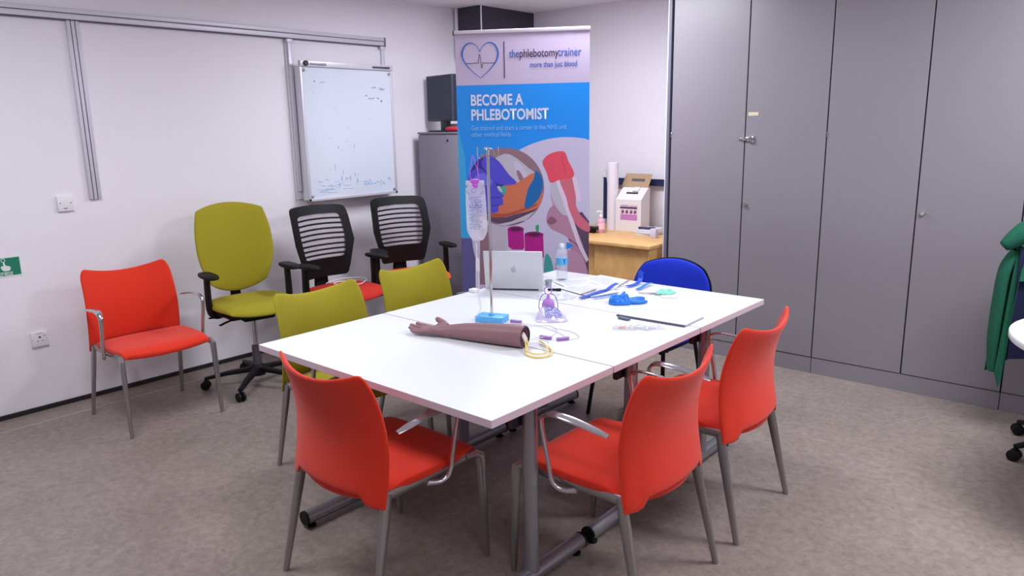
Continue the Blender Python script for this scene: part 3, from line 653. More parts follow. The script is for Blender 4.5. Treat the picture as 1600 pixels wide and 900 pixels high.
lay(bm, 'glovedark', cc([(0.06, 1.24), (0.10, 1.36), (0.20, 1.40), (0.30, 1.28), (0.26, 1.10), (0.18, 1.03), (0.10, 1.08)]))
lay(bm, 'glove', cc([(0.15, 1.36), (0.19, 1.41), (0.26, 1.38), (0.33, 1.29), (0.38, 1.235), (0.30, 1.225), (0.24, 1.24), (0.19, 1.30)]))
lay(bm, 'glove', cc([(0.055, 1.2), (0.075, 1.30), (0.14, 1.33), (0.21, 1.27), (0.25, 1.21), (0.24, 1.12), (0.18, 1.05), (0.10, 1.06)]))
lay(bm, 'glovelight', cc([(0.10, 1.27), (0.16, 1.30), (0.22, 1.25), (0.20, 1.22), (0.12, 1.24)]))
for z, x in ((1.165, 0.285), (1.115, 0.28), (1.07, 0.25)): lay(bm, 'glove', cc([(0.2, z + 0.025), (x, z + 0.022), (x + 0.008, z), (x, z - 0.022), (0.2, z - 0.025)]))
for z, x in ((1.142, 0.28), (1.092, 0.27)): lay(bm, 'glovedark', [(0.2, z + 0.002), (x, z + 0.003), (x, z - 0.002), (0.2, z - 0.003)])
lay(bm, 'tealgreen', cc([(0.27, 1.19), (0.29, 1.22), (0.31, 1.20), (0.30, 1.16), (0.28, 1.17)])); lay(bm, 'greywhite', cc([(0.25, 1.21), (0.27, 1.215), (0.285, 1.18), (0.27, 1.18)]))
# heart logo
def stroke(bm, pts, ws, n):
    P = [Vector((a, b)) for a, b in pts]
    for i in range(len(P) - 1):
        d = (P[i + 1] - P[i]).normalized(); nn = Vector((-d.y, d.x)); w0, w1 = ws(i / (len(P) - 1)), ws((i + 1) / (len(P) - 1))
        lay(bm, n, [tuple(P[i] + nn * w0), tuple(P[i + 1] + nn * w1), tuple(P[i + 1] - nn * w1), tuple(P[i] - nn * w0)], lift=0.0045)
lf = [(p.x, p.y) for p in cat([(0.16, 1.894, 0), (0.10, 1.945, 0), (0.055, 2.0, 0), (0.045, 2.05, 0), (0.068, 2.095, 0), (0.105, 2.107, 0), (0.14, 2.088, 0), (0.16, 2.052, 0)], 6)]
rf = [(0.32 - a, b) for a, b in lf]
for q in (lf, rf): stroke(bm, q, lambda f: 0.0016 + 0.0035 * math.sin(PI * min(1, f * 1.1)) ** 2, 'heartblue')
stroke(bm, [(0.062, 1.985), (0.115, 1.983), (0.125, 1.99), (0.135, 1.983), (0.148, 1.985), (0.155, 2.038), (0.16, 2.035), (0.168, 1.955), (0.172, 1.955), (0.178, 1.99), (0.186, 1.984), (0.26, 1.984)], lambda f: 0.0016, 'ink')
lay(bm, 'ink', [(0.311, 1.89), (0.3165, 1.89), (0.3165, 2.11), (0.311, 2.11)], lift=0.0045)
T = 0.0046
text_into(bm, 'the', 0.070, 0.346, 2.012, I3, T, bcol['txtblue'], 0.68, bold=0.0004)
text_into(bm, 'phlebotomy', 0.070, 0.409, 2.012, I3, T, bcol['ink'], 0.725, bold=0.0005)
text_into(bm, 'trainer', 0.070, 0.652, 2.012, I3, T, bcol['txtblue'], 0.74, bold=0.0005)
text_into(bm, 'more than just blood', 0.048, 0.475, 1.95, I3, T, bcol['txtblue'], 0.72, bold=0.0004)
text_into(bm, 'BECOME A', 0.094, 0.090, 1.727, I3, T, bcol['white'], 0.745, bold=0.0024)
text_into(bm, 'PHLEBOTOMIST', 0.094, 0.091, 1.636, I3, T, bcol['white'], 0.745, bold=0.0024)
text_into(bm, 'Get trained and start a career in the NHS and', 0.042, 0.089, 1.572, I3, T, bcol['faint'], 0.78)
text_into(bm, 'other medical fields', 0.042, 0.089, 1.532, I3, T, bcol['faint'], 0.78)
obj('printed_panel', bm, bm_mats, t, False)
bm = B(); box(bm, -0.004, WB + 0.004, -0.012, 0.012, 2.158, 2.182, 0.003); rr = obj('top_rail', bm, mat('rail_silver', (206, 198, 208), 0.35, 0.4), t)
bm = B(); box(bm, -0.010, -0.003, -0.013, 0.013, 2.156, 2.184, 0.001); obj('end_cap', bm, dkgrey, rr)
bm = B(); box(bm, -0.01, WB + 0.01, -0.05, 0.05, 0.01, 0.085, 0.012, 3)
for x in (0.15, 0.7): box(bm, x - 0.02, x + 0.02, -0.15, 0.15, 0, 0.011, 0.003)
obj('base', bm, alu_m, t)
bm = B(); sweep(bm, [(0.42, 0.016, 0.08), (0.42, 0.016, 2.16)], 0.009, 10); obj('support_pole', bm, alu_m, t)

# ------------------------------------------------------------ beech desk and what stands on it
t = thing('beech_desk', 'beech-effect desk tucked between the banner and the grey cupboards', 'desk', (1.1, 4.62, 0))
bm = B(); box(bm, 0.0, 1.02, 0.0, 0.86, 0.71, 0.735, 0.002); obj('desktop', bm, wood_m, t)
bm = B(); box(bm, 0.04, 0.985, 0.05, 0.07, 0.05, 0.709); box(bm, 0.985, 1.003, 0.03, 0.84, 0.0, 0.709); box(bm, 0.02, 0.04, 0.03, 0.84, 0.0, 0.709); obj('panel', bm, wood_m, t, False)
bm = B(); box(bm, 0.52, 0.984, 0.035, 0.0495, 0.03, 0.705, 0.001); obj('front_board', bm, wood_m, t, False)
# ballot style cardboard box
t = thing('cardboard_box', 'white card box with sloping slotted lid and brown flap open behind', 'box', (1.455, 5.19, 0.735), 0.10)
t.scale = (1.14, 1.0, 1.1)
cw = mat('white_card', (232, 226, 226), 0.6); brown_c = mat('brown_card', (176, 148, 118), 0.75, nscale=30, namt=0.06)
def prism(bm, poly2, x0, x1, mi=0):
    a = [bm.verts.new((x0, y, z)) for y, z in poly2]; b = [bm.verts.new((x1, y, z)) for y, z in poly2]; n = len(a)
    fs = [bm.faces.new(a), bm.faces.new(list(reversed(b)))] + [bm.faces.new((a[i], b[i], b[(i + 1) % n], a[(i + 1) % n])) for i in range(n)]
    for f in fs: f.material_index = mi
    bmesh.ops.recalc_face_normals(bm, faces=fs)
bm = B(); prism(bm, [(0, 0), (0, 0.235), (0.13, 0.315), (0.16, 0.315), (0.16, 0)], 0.0, 0.20); obj('carton', bm, cw, t, False)
bm = B(); sl = Matrix.Translation((0.1, 0.0705, 0.2795)) @ Matrix.Rotation(math.atan2(0.08, 0.13), 4, 'X')
box(bm, -0.045, 0.045, -0.012, 0.008, -0.001, 0.0012, M=sl); obj('slot', bm, dot_m, t, False)
bm = B(); box(bm, -0.015, 0.03, -0.018, 0.03, 0.0005, 0.012, 0.001, M=sl @ Matrix.Translation((0.012, 0.03, 0))); obj('slot_tongue', bm, cw, t, False)
bm = B(); fl = Matrix.Translation((0.1, 0.155, 0.316)) @ Matrix.Rotation(math.radians(-38), 4, 'X') @ Matrix.Rotation(0.02, 4, 'Y')
box(bm, -0.11, 0.10, -0.002, 0.002, 0.0, 0.12, M=fl @ Matrix.Translation((-0.012, 0, 0))); fp = obj('flap', bm, brown_c, t, False)
fl2 = fl
bm = B(); box(bm, -0.06, 0.045, -0.0028, -0.0018, 0.05, 0.075, M=fl); obj('flap_cutout', bm, mat('cutout_dark', (96, 84, 90), 0.7), fp, False)
bm = B()
poly(bm, [(0.035, 0.085), (0.175, 0.085), (0.175, 0.20), (0.035, 0.20)], I3, 0.0012, 0)
poly(bm, [(0.04, 0.085), (0.17, 0.085), (0.17, 0.125), (0.04, 0.125)], I3, 0.0016, 1)
poly(bm, [(0.035, 0.168), (0.17, 0.168), (0.17, 0.182), (0.035, 0.182)], I3, 0.0016, 2)
for k, x in enumerate((0.045, 0.078, 0.112, 0.143)): 
    poly(bm, [(x, 0.132), (x + 0.008, 0.128), (x + 0.022, 0.134), (x + 0.024, 0.155), (x + 0.012, 0.163), (x, 0.152)], I3, 0.0016, 3)
    poly(bm, [(x + 0.006, 0.140), (x + 0.018, 0.136), (x + 0.018, 0.148), (x + 0.008, 0.152)], I3, 0.002, 2)
poly(bm, [(0.045, 0.187), (0.10, 0.187), (0.10, 0.193), (0.045, 0.193)], I3, 0.0016, 3); poly(bm, [(0.11, 0.186), (0.17, 0.186), (0.17, 0.19), (0.11, 0.19)], I3, 0.0016, 3)
for z in (0.093, 0.102, 0.111): poly(bm, [(0.05, z), (0.16, z), (0.16, z + 0.002), (0.05, z + 0.002)], I3, 0.002, 4)
obj('printed_label', bm, [mat('label_white', (226, 214, 228), 0.5), mat('label_purple', (196, 118, 190), 0.5), mat('label_dark', (78, 48, 84), 0.5), mat('label_rose', (170, 120, 140), 0.5), mat('label_pale', (224, 170, 220), 0.5)], t, False)
# paper roll
bm = B(); lathe(bm, [(0.012, 0.003), (0.012, 0.0), (0.046, 0.0), (0.046, 0.55), (0.041, 0.553), (0.013, 0.553), (0.012, 0.55), (0.012, 0.3), (0, 0.3)], 32)
o = obj('paper_roll', bm, mat('roll_paper', (230, 224, 232), 0.8, nscale=30, namt=0.02, bump=0.3, bscale=60)); o.location = (1.395, 5.235, 0.735); tag(o, 'tall white couch paper roll standing upright on the desk', 'paper roll')
# loose paper hanging from a wall hook
bm = B()
def hang(off):
    def f(u, v):
        q = (v + 1) / 2; w = 0.03 + 0.02 * q
        return Vector((u * w * 1.0 + 0.02 * (1 - q), -0.02 - 0.012 * math.cos(u * 9) + off * 0.0012, q * 0.24 - 0.06 * (u + 1) * 0.5 * (1 - q)))
    return f
slab(bm, hang(1), hang(-1), 24, 8); o = obj('hanging_cloth', bm, mat('pale_cloth', (206, 204, 220), 0.85)); o.location = (1.205, YB - 0.055, 0.98); tag(o, 'pale folded cloth hanging on the wall behind the paper roll', 'cloth')
# sanitiser bottle
t = thing('sanitiser_bottle', 'small clear pump bottle of pink hand gel on the desk', 'bottle', (1.425, 5.02, 0.735))
bm = B(); lathe(bm, [(0.03, 0.0), (0.034, 0.006), (0.034, 0.085), (0.028, 0.105), (0.013, 0.118), (0.013, 0.128)], 24); obj('bottle_body', bm, clear_mat('clear_pink', (236, 176, 200), 0.75), t)
bm = B(); lathe(bm, [(0.0345, 0.03), (0.0345, 0.078)], 24); lb = obj('bottle_label', bm, mat('gel_label', (238, 196, 206), 0.5), t)
bm = B(); 
for k in range(9):
    a = -2.9 + k * 0.16; box(bm, -0.004, 0.004, -0.0008, 0.0008, 0.04 + 0.004 * math.sin(k * 1.4), 0.052 + 0.006 * math.sin(k), M=Matrix.Translation((0.0352 * math.cos(a), 0.0352 * math.sin(a), 0)) @ Matrix.Rotation(a + PI / 2, 4, 'Z'))
obj('label_mark', bm, mat('label_navy', (70, 60, 130), 0.5), lb, False)
bm = B(); lathe(bm, [(0.014, 0.127), (0.014, 0.142), (0.006, 0.144), (0.006, 0.165), (0.011, 0.167), (0.011, 0.177), (0, 0.178)], 18); sweep(bm, [(0, 0, 0.172), (-0.02, -0.015, 0.173), (-0.028, -0.02, 0.166)], 0.005, 8); obj('pump', bm, white_p, t)
# papers / booklets with a dark handset
for k, (dz, w, rr_) in enumerate(((0.0, 0.15, 0.05), (0.016, 0.145, -0.02), (0.034, 0.14, 0.06))):
    bm = B(); box(bm, 0, w, 0, 0.21, 0, (0.015, 0.017, 0.012)[k], 0.001); o = obj('booklet', bm, mat('booklet_white', (222, 222, 234), 0.5)); o.location = (1.735 + 0.004 * k, 5.05, 0.7352 + dz); o.rotation_euler.z = rr_
    tag(o, ('white booklet at the bottom of the small desk pile', 'white booklet in the middle of the small desk pile', 'white booklet on top of the small desk pile, under a dark cable')[k], 'booklet', 'booklets on the desk')
bm = B(); sweep(bm, [(1.745, 5.08, 0.792), (1.775, 5.09, 0.792), (1.82, 5.10, 0.79), (1.865, 5.11, 0.79)], [(0.016, 0.010), (0.009, 0.008), (0.013, 0.010), (0.006, 0.006)], 10, (0, 1, 0), smooth=4); sweep(bm, [(1.78, 5.11, 0.790), (1.83, 5.15, 0.791), (1.86, 5.13, 0.79), (1.84, 5.09, 0.79)], 0.005, 8, smooth=4)
tag(obj('coiled_cable', bm, mat('navy_rubber', (46, 48, 84), 0.5)), 'short dark blue cable bundle lying on the booklets', 'cable')
bm = B(); box(bm, 0, 0.05, 0, 0.04, 0, 0.07, 0.003); o = obj('small_carton', bm, mat('pale_carton', (206, 206, 226), 0.5)); o.location = (1.90, 4.99, 0.7355); tag(o, 'small pale carton at the right end of the desk', 'box')
bm = B()
slab(bm, lambda u, v: Vector((sq(u, v, .5)[0] * 0.06, sq(u, v, .5)[1] * 0.035, 0.04 + 0.011 * edge_fall(u, v, 4))), lambda u, v: Vector((sq(u, v, .5)[0] * 0.06, sq(u, v, .5)[1] * 0.035, 0.033 - 0.006 * edge_fall(u, v, 4))), 12, 10)
box(bm, -0.03, 0.03, -0.02, 0.02, 0, 0.034, 0.004)
o = obj('desk_item', bm, black); o.location = (1.375, 4.97, 0.7352); tag(o, 'rounded black desk item half hidden by the right edge of the banner', 'desk_item')  # made-up stand-in for an unidentified rounded black shape

# ------------------------------------------------------------ round table and coat chair at the right edge
t = thing('round_table', 'round white table cut off by the right edge of the photo', 'table', (4.93, 3.69, 0))
bm = B(); lathe(bm, [(0.50, 0.708), (0.502, 0.712), (0.502, 0.732), (0.50, 0.735), (0, 0.735)], 72); obj('tabletop', bm, top_m, t)
bm = B(); lathe(bm, [(0.03, 0.02), (0.03, 0.706)], 18); obj('column', bm, silver, t)
bm = B(); lathe(bm, [(0.22, 0.0), (0.225, 0.006), (0.21, 0.014), (0.04, 0.03), (0, 0.03)], 40); obj('base', bm, silver, t)
crz = math.radians(-150)
t = thing('swivel_chair', 'black swivel chair at the right edge with a green coat over its back', 'office chair', (4.70, 4.25, 0), crz)
castor_set(t, 0.31, math.radians(149.5) - crz); mech(t, 0.47); task_seat(t, mat('black_fabric', (26, 26, 34), 0.85), 0.475, 0.23, 0.22, 0.02)
def cback(yo):
    return lambda u, v: Vector((sq(u, v, .4)[0] * 0.20, -0.25 - 0.015 * (v + 1) + 0.03 * u * u + yo, 0.78 + sq(u, v, .4)[1] * 0.24))
bm = B(); slab(bm, cback(0.018), cback(-0.014), 18, 18); obj('backrest', bm, MATS['black_fabric'], t, angle=60)
bm = B(); sweep(bm, [(0, -0.1, 0.42), (0, -0.22, 0.42), (0, -0.29, 0.47), (0, -0.295, 0.72)], (0.03, 0.01), 10, (1, 0, 0), smooth=4); obj('back_support', bm, black, t)
green_c = mat('bottle_green_fleece', (16, 84, 62), 0.95, nscale=60, namt=0.25, bump=0.5, bscale=120)
ct = thing('coat', 'bottle green coat with navy lining draped over the chair back', 'coat', (4.70, 4.25, 0), crz)
def ctop(u): return 1.10 - 0.10 * u * u
def cfront(off):
    def f(u, v):
        q = (1 - v) / 2; au = abs(u)
        hem = 0.82 - (0.82 - (0.24 if u > 0 else 0.4)) * ss(0.84, 0.93, au) + 0.10 * ss(0.9, 1.0, au)
        z = ctop(u) - q * (ctop(u) - hem)
        w = 0.27 + 0.05 * q
        y = -0.205 - 0.03 * u * u * 0 + 0.018 * q + 0.01 * math.sin(u * 10 + q * 5) * q - 0.03 * ss(0.75, 1, au) - 0.02 * (1 - ss(0, 0.12, q))
        return Vector((u * w, y + off * 0.004, z))
    return f
def crear(off):
    def f(u, v):
        q = (1 - v) / 2
        z = ctop(u) - q * (ctop(u) - 0.36 - 0.05 * math.sin(u * 4)); w = 0.27 + 0.05 * q
        y = -0.305 - 0.02 * q + 0.01 * math.sin(u * 9 + q * 4) * q + 0.02 * (1 - ss(0, 0.12, q))
        return Vector((u * w, y + off * 0.004, z))
    return f
bm = B(); slab(bm, cfront(1), cfront(-1), 44, 30); slab(bm, crear(-1), crear(1), 30, 24)
sweep(bm, [(u * 0.27, -0.255, ctop(u) - 0.012) for u in [k / 8 for k in range(-8, 9)]], [(0.062, 0.022)] * 17, 12, (0, 1, 0))
obj('body', bm, green_c, ct, angle=70)
bm = B(); sweep(bm, [(-0.25, -0.24, 1.02), (-0.12, -0.225, 1.10), (0.0, -0.22, 1.125), (0.13, -0.22, 1.10), (0.25, -0.23, 1.05), (0.335, -0.24, 0.98)], [(0.03, 0.03), (0.055, 0.05), (0.065, 0.06), (0.065, 0.06), (0.06, 0.055), (0.025, 0.025)], 16, (0, 1, 0), smooth=5); obj('collar', bm, green_c, ct, angle=70)
bm = B(); sweep(bm, [(0.26, -0.28, 0.95), (0.30, -0.28, 0.86), (0.315, -0.275, 0.68), (0.32, -0.27, 0.5), (0.315, -0.26, 0.34)], [(0.02, 0.04), (0.022, 0.05), (0.022, 0.05), (0.022, 0.045), (0.014, 0.03)], 14, (1, 0, 0), smooth=5); obj('sleeve', bm, green_c, ct, angle=70)
bm = B(); slab(bm, lambda u, v: Vector((u * 0.27, -0.216 + 0.008 * math.sin(u * 8), 0.70 + v * 0.28)), lambda u, v: Vector((u * 0.27, -0.222 + 0.008 * math.sin(u * 8), 0.70 + v * 0.28)), 20, 14); obj('lining', bm, mat('navy_lining', (16, 20, 58), 0.8), ct)

# ------------------------------------------------------------ drip stand, bag
ZT = 0.735
t = thing('drip_stand', 'chrome drip stand with a light blue block base', 'drip stand', (2.625, 2.405, ZT), 0.35)
bm = B(); box(bm, -0.067, 0.067, -0.042, 0.042, 0, 0.028, 0.002); bs = obj('base_block', bm, mat('light_blue_base', (92, 176, 232), 0.45), t)
bm = B(); lathe(bm, [(0.014, 0.0275), (0.014, 0.034), (0.009, 0.036)], 16); obj('collar', bm, MATS['light_blue_base'], bs)
bm = B(); sweep(bm, [(0, 0, 0.03), (0, 0, 0.755)], 0.0065, 14); obj('pole', bm, chrome, t)
for k in range(4):
    a = k * PI / 2 + 0.5; c, s = math.cos(a), math.sin(a)
    bm = B(); sweep(bm, [(0, 0, 0.745), (c * 0.010, s * 0.010, 0.768), (c * 0.022, s * 0.022, 0.762), (c * 0.030, s * 0.030, 0.735), (c * 0.038, s * 0.038, 0.728), (c * 0.045, s * 0.045, 0.742), (c * 0.045, s * 0.045, 0.772)], 0.0022, 8, smooth=5)
    lathe(bm, [(0.001, 0.769), (0.0045, 0.773), (0.001, 0.778)], 10, Matrix.Translation((c * 0.045, s * 0.045, 0))); obj('hook', bm, chrome, t)
# hanging bag : faces the camera
bagrot = math.atan2(0.657, 0.754)
t = thing('drip_bag', 'clear fluid bag with purple port hanging from the drip stand', 'drip bag', (2.597, 2.348, 1.14), bagrot)
clearb = clear_mat('clear_bag', (230, 228, 242), 0.5, 0.06); clearc = clear_mat('clear_tube', (232, 226, 236), 0.55, 0.1); purple = mat('purple_plastic', (196, 96, 212), 0.35)
def bag(off):
    def f(u, v):
        q = (v + 1) / 2; w = 0.047 * (1 - 0.10 * q) * (1 if q > 0.16 else 0.45 + 0.55 * (q / 0.16) ** 0.7)
        x, y = sq(u, v, 0.12)
        return Vector((x * w + 0.006 * (1 - q), off * (0.016 * edge_fall(u, v, 3) * (0.6 + 0.4 * (1 - q)) + 0.0008) + 0.0015 * math.sin(v * 9 + u * 4), -0.032 + q * 0.262))
    return f
bm = B(); slab(bm, bag(1), bag(-1), 20, 28); bg = obj('bag', bm, clearb, t, angle=80)
bm = B(); wi = mat('bag_print', (96, 96, 168), 0.5)
def bline(s0, s1, z, h=0.0022):
    for k in range(int((s1 - s0) / 0.006)):
        a = s0 + k * 0.006
        if random.random() < 0.85: box(bm, a, a + 0.0045, -0.0195, -0.0188, z, z + h * random.uniform(0.7, 1.2))
for k in range(20):
    z = 0.018 + k * 0.0074
    bline(-0.026 if k % 4 else -0.018, 0.03 if k % 3 else 0.02, z, 0.0022 if k not in (13, 14) else 0.004)
sweep(bm, [(0.012 * math.cos(a) - 0.004, -0.018, 0.188 + 0.008 * math.sin(a)) for a in [k * 0.6 for k in range(10)]], 0.0008, 5)
obj('bag_print', bm, wi, bg, False)
bm = B()
for s in (-1, 1): sweep(bm, [(s * 0.034 + 0.005 * math.cos(a), -0.005, 0.205 + 0.006 * math.sin(a)) for a in [2 * PI * k / 12 for k in range(12)]], 0.0014, 6, closed=True); sweep(bm, [(s * 0.038, -0.006, 0.185), (s * 0.022, -0.012, 0.17), ], 0.0008, 6)
obj('eyelet', bm, mat('eyelet_grey', (110, 110, 130), 0.4), bg)
bm = B(); box(bm, -0.02, 0.02, -0.006, 0.006, 0.214, 0.236, 0.004); box(bm, -0.013, 0.013, -0.008, 0.008, 0.196, 0.216, 0.003); obj('port', bm, purple, t)
bm = B(); sweep(bm, [(-0.017, 0, 0.234), (-0.02, 0, 0.26), (-0.012, 0.003, 0.31), (-0.006, 0.006, 0.336), (0.004, 0.004, 0.30), (0.016, 0, 0.26), (0.018, 0, 0.234)], 0.0016, 8, smooth=4); sweep(bm, [(0.012, 0, 0.234), (0.014, 0.004, 0.28), (0.016, 0.01, 0.336)], 0.0014, 8, smooth=4); obj('hanging_loop', bm, purple, t)
# giving set : tube from the bag down to the table and on to the clamps
R2 = Matrix.Rotation(bagrot, 3, 'Z')
def bl(x, y, z): 
    v = R2 @ Vector((x, y, 0)); return (2.597 + v.x, 2.348 + v.y, 1.14 + z)
t = thing('giving_set', 'clear drip tubing with purple clamps running from bag to model arm', 'tubing', (0, 0, 0))
bm = B(); sweep(bm, [bl(-0.002, 0, -0.036), bl(0.0, 0, -0.10), bl(0.004, 0, -0.2), bl(0.006, 0, -0.28), bl(0.01, 0, -0.34), (2.60, 2.325, ZT + 0.03), (2.605, 2.315, ZT + 0.006), (2.64, 2.30, ZT + 0.003), (2.70, 2.34, ZT + 0.003), (2.73, 2.42, ZT + 0.003), (2.84, 2.46, ZT + 0.003), (2.95, 2.44, ZT + 0.003), (3.04, 2.40, ZT + 0.003), (3.06, 2.36, ZT + 0.003)], 0.002, 8, smooth=6)
sweep(bm, [bl(0.002, 0.004, -0.05), bl(-0.006, 0.006, -0.16), bl(-0.002, 0.01, -0.26), bl(0.004, 0.006, -0.33)], 0.0016, 6, smooth=6)
sweep(bm, [(2.93, 2.47, ZT + 0.003), (3.03, 2.47, ZT + 0.003), (3.10, 2.42, ZT + 0.003), (3.09, 2.37, ZT + 0.003)], 0.002, 8, smooth=6)
sweep(bm, [(2.99, 2.26, ZT + 0.02), (3.0, 2.36, ZT + 0.003), (2.96, 2.45, ZT + 0.003), (2.88, 2.49, ZT + 0.003), (2.82, 2.42, ZT + 0.003)], 0.002, 8, smooth=6)
sweep(bm, [(2.98, 2.24, ZT + 0.015), (3.02, 2.30, ZT + 0.003), (3.05, 2.28, ZT + 0.003)], 0.002, 8, smooth=6)
obj('tube', bm, clearc, t)
bm = B(); lathe(bm, [(0.006, -0.11), (0.0085, -0.105), (0.0085, -0.06), (0.004, -0.05)], 14, Matrix.Translation(bl(0.002, 0, -0.06))); obj('drip_chamber', bm, clearc, t)
for (x, y, r) in ((2.735, 2.445, 0.35), (3.0, 2.325, 0.2), (3.068, 2.352, 1.0)):
    bm = B(); box(bm, -0.027, 0.027, -0.007, 0.007, 0.0005, 0.014, 0.003, M=Matrix.Translation((x, y, ZT)) @ Matrix.Rotation(r, 4, 'Z')); box(bm, -0.01, 0.02, -0.009, 0.009, 0.004, 0.012, 0.003, M=Matrix.Translation((x, y, ZT)) @ Matrix.Rotation(r, 4, 'Z'))
    obj('clamp', bm, mat('lilac_clamp', (162, 118, 190), 0.4), t)

# purple-topped clear bag lying on the table
t = thing('fluid_bag', 'crumpled clear bag with blue print and purple hanger ring lying on table', 'drip bag', (2.80, 2.60, ZT), bagrot)
def cb(off):
    def f(u, v):
        x, y = sq(u, v, 0.25); h = 0.062 * edge_fall(u, v, 2.2) * (0.55 + 0.45 * v) 
        nz = noise.noise(Vector((u * 3.1, v * 3.3, 1.7))) * 0.012 * edge_fall(u, v, 3)
        w = 0.080 - 0.028 * (v + 1) / 2
        return Vector((x * w + 0.012 * (1 - v) * 0.5, y * 0.085, 0.003 + (h + nz if off > 0 else 0)))
    return f
bm = B(); slab(bm, cb(1), cb(-1), 26, 26); bg = obj('bag', bm, clear_mat('clear_bag_lilac', (218, 208, 240), 0.5, 0.06), t, angle=80)
bm = B()
for k in range(11):
    v = -0.55 + k * 0.1; pts = []
    for j in range(12):
        u = -0.4 + j * 0.1; p = cb(1)(u, v); pts.append(p + Vector((0, 0, 0.0012 + 0.0012 * math.sin(j * 2.1 + k))))
    sweep(bm, pts, 0.0011, 5)
obj('bag_print', bm, mat('bag_blue_print', (120, 130, 215), 0.5), bg)
bm = B(); bmesh.ops.create_uvsphere(bm, u_segments=24, v_segments=12, radius=0.03); 
for v in bm.verts: v.co = Vector((v.co.x, v.co.y * 0.75 + 0.06, max(v.co.z, -0.006) * 1.2 + 0.045))
obj('purple_cap', bm, mat('soft_purple', (190, 130, 214), 0.4), t)
bm = B(); lathe(bm, [(0.006, 0.07), (0.008, 0.085), (0.004, 0.1)], 12, Matrix.Translation((0.0, 0.06, 0))); sweep(bm, [(0.017 * math.cos(a), 0.06, 0.117 + 0.019 * math.sin(a)) for a in [2 * PI * k / 18 for k in range(18)]], 0.0024, 8, closed=True); obj('hanger_ring', bm, MATS['soft_purple'], t)
bm = B()
for s in (-1, 1): sweep(bm, [(s * 0.012, 0.07, 0.10), (s * 0.028, 0.066, 0.092), (s * 0.040, 0.06, 0.07), (s * 0.044, 0.05, 0.04), (s * 0.040, 0.045, 0.03)], 0.0016, 8, smooth=4)
obj('bail', bm, mat('dark_bronze_wire', (96, 72, 88), 0.4, 0.4), t)

# ------------------------------------------------------------ model arm
arm_o = Vector((3.014, 2.178, ZT)); adir = Vector((-0.536, -0.128, 0)).normalized(); arot = math.atan2(adir.y, adir.x)
t = thing('model_arm', 'brown rubber training arm with open hand lying palm up on the front table', 'model arm', tuple(arm_o), arot)
t.scale = (1, 0.95, 0.94)
def ell_loft(bm, secs, seg=24):
    """secs: (x, y, z, ry, rz)"""
    ring_loft(bm, [[Vector((x, y + ry * math.cos(2 * PI * k / seg), z + rz * math.sin(2 * PI * k / seg))) for k in range(seg)] for x, y, z, ry, rz in secs])
bm = B()
ell_loft(bm, [(0.06, 0, 0.049, 0.001, 0.001), (0.06, 0, 0.049, 0.037, 0.037), (0.004, 0, 0.049, 0.039, 0.039), (0.0, 0, 0.049, 0.042, 0.042), (0.001, 0, 0.049, 0.047, 0.048), (0.06, 0, 0.0485, 0.048, 0.048), (0.12, 0, 0.046, 0.047, 0.0455), (0.2, 0, 0.043, 0.043, 0.042), (0.28, 0, 0.038, 0.037, 0.037), (0.34, 0, 0.033, 0.0325, 0.0295), (0.375, 0, 0.031, 0.032, 0.025), (0.40, 0, 0.029, 0.036, 0.022), (0.44, 0.0, 0.027, 0.042, 0.0165), (0.47, 0.0, 0.026, 0.042, 0.014), (0.485, 0.0, 0.026, 0.036, 0.011), (0.49, 0, 0.026, 0.02, 0.006)])
# thenar and little-finger pads
ell_loft(bm, [(0.375, -0.02, 0.036, 0.004, 0.004), (0.385, -0.022, 0.037, 0.016, 0.014), (0.405, -0.026, 0.040, 0.020, 0.017), (0.425, -0.028, 0.040, 0.016, 0.014), (0.44, -0.028, 0.038, 0.004, 0.004)])
ell_loft(bm, [(0.385, 0.02, 0.033, 0.004, 0.004), (0.40, 0.022, 0.034, 0.015, 0.013), (0.43, 0.024, 0.033, 0.015, 0.012), (0.45, 0.024, 0.030, 0.004, 0.004)])
def finger(pts, r0, r1):
    n = len(pts); sweep(bm, pts, [((r0 + (r1 - r0) * i / (n - 1)) * (1.0 if i < n - 1 else 0.55),) * 2 for i in range(n)], 14, (0, 1, 0), smooth=4)
finger([(0.46, -0.029, 0.027), (0.495, -0.032, 0.030), (0.52, -0.033, 0.032), (0.537, -0.033, 0.036), (0.545, -0.033, 0.039)], 0.0105, 0.0085)
finger([(0.46, -0.009, 0.026), (0.505, -0.010, 0.026), (0.535, -0.010, 0.028), (0.553, -0.010, 0.032), (0.561, -0.010, 0.035)], 0.0108, 0.0088)
finger([(0.46, 0.012, 0.025), (0.50, 0.013, 0.022), (0.528, 0.013, 0.023), (0.545, 0.013, 0.027), (0.553, 0.013, 0.030)], 0.0105, 0.0085)
finger([(0.455, 0.031, 0.024), (0.485, 0.034, 0.020), (0.508, 0.035, 0.019), (0.522, 0.035, 0.022), (0.53, 0.035, 0.025)], 0.0095, 0.0075)
finger([(0.385, -0.028, 0.040), (0.408, -0.042, 0.050), (0.428, -0.049, 0.056), (0.443, -0.052, 0.062), (0.452, -0.053, 0.068)], 0.016, 0.0115)
me = bpy.data.meshes.new('skin_tmp'); bm.to_mesh(me); bm.free(); tmp = bpy.data.objects.new('skin_tmp', me); COL.objects.link(tmp)
rm = tmp.modifiers.new('r', 'REMESH'); rm.mode = 'VOXEL'; rm.voxel_size = 0.0022
sm = tmp.modifiers.new('s', 'SMOOTH'); sm.factor = 0.6; sm.iterations = 5
dg = bpy.context.evaluated_depsgraph_get(); me2 = bpy.data.meshes.new_from_object(tmp.evaluated_get(dg)); bpy.data.objects.remove(tmp)
me2.materials.clear(); me2.materials.append(mat('brown_rubber_skin', (140, 102, 108), 0.5, nscale=40, namt=0.08, bump=0.3, bscale=260)); me2.shade_smooth(); me2.name = 'arm_body'
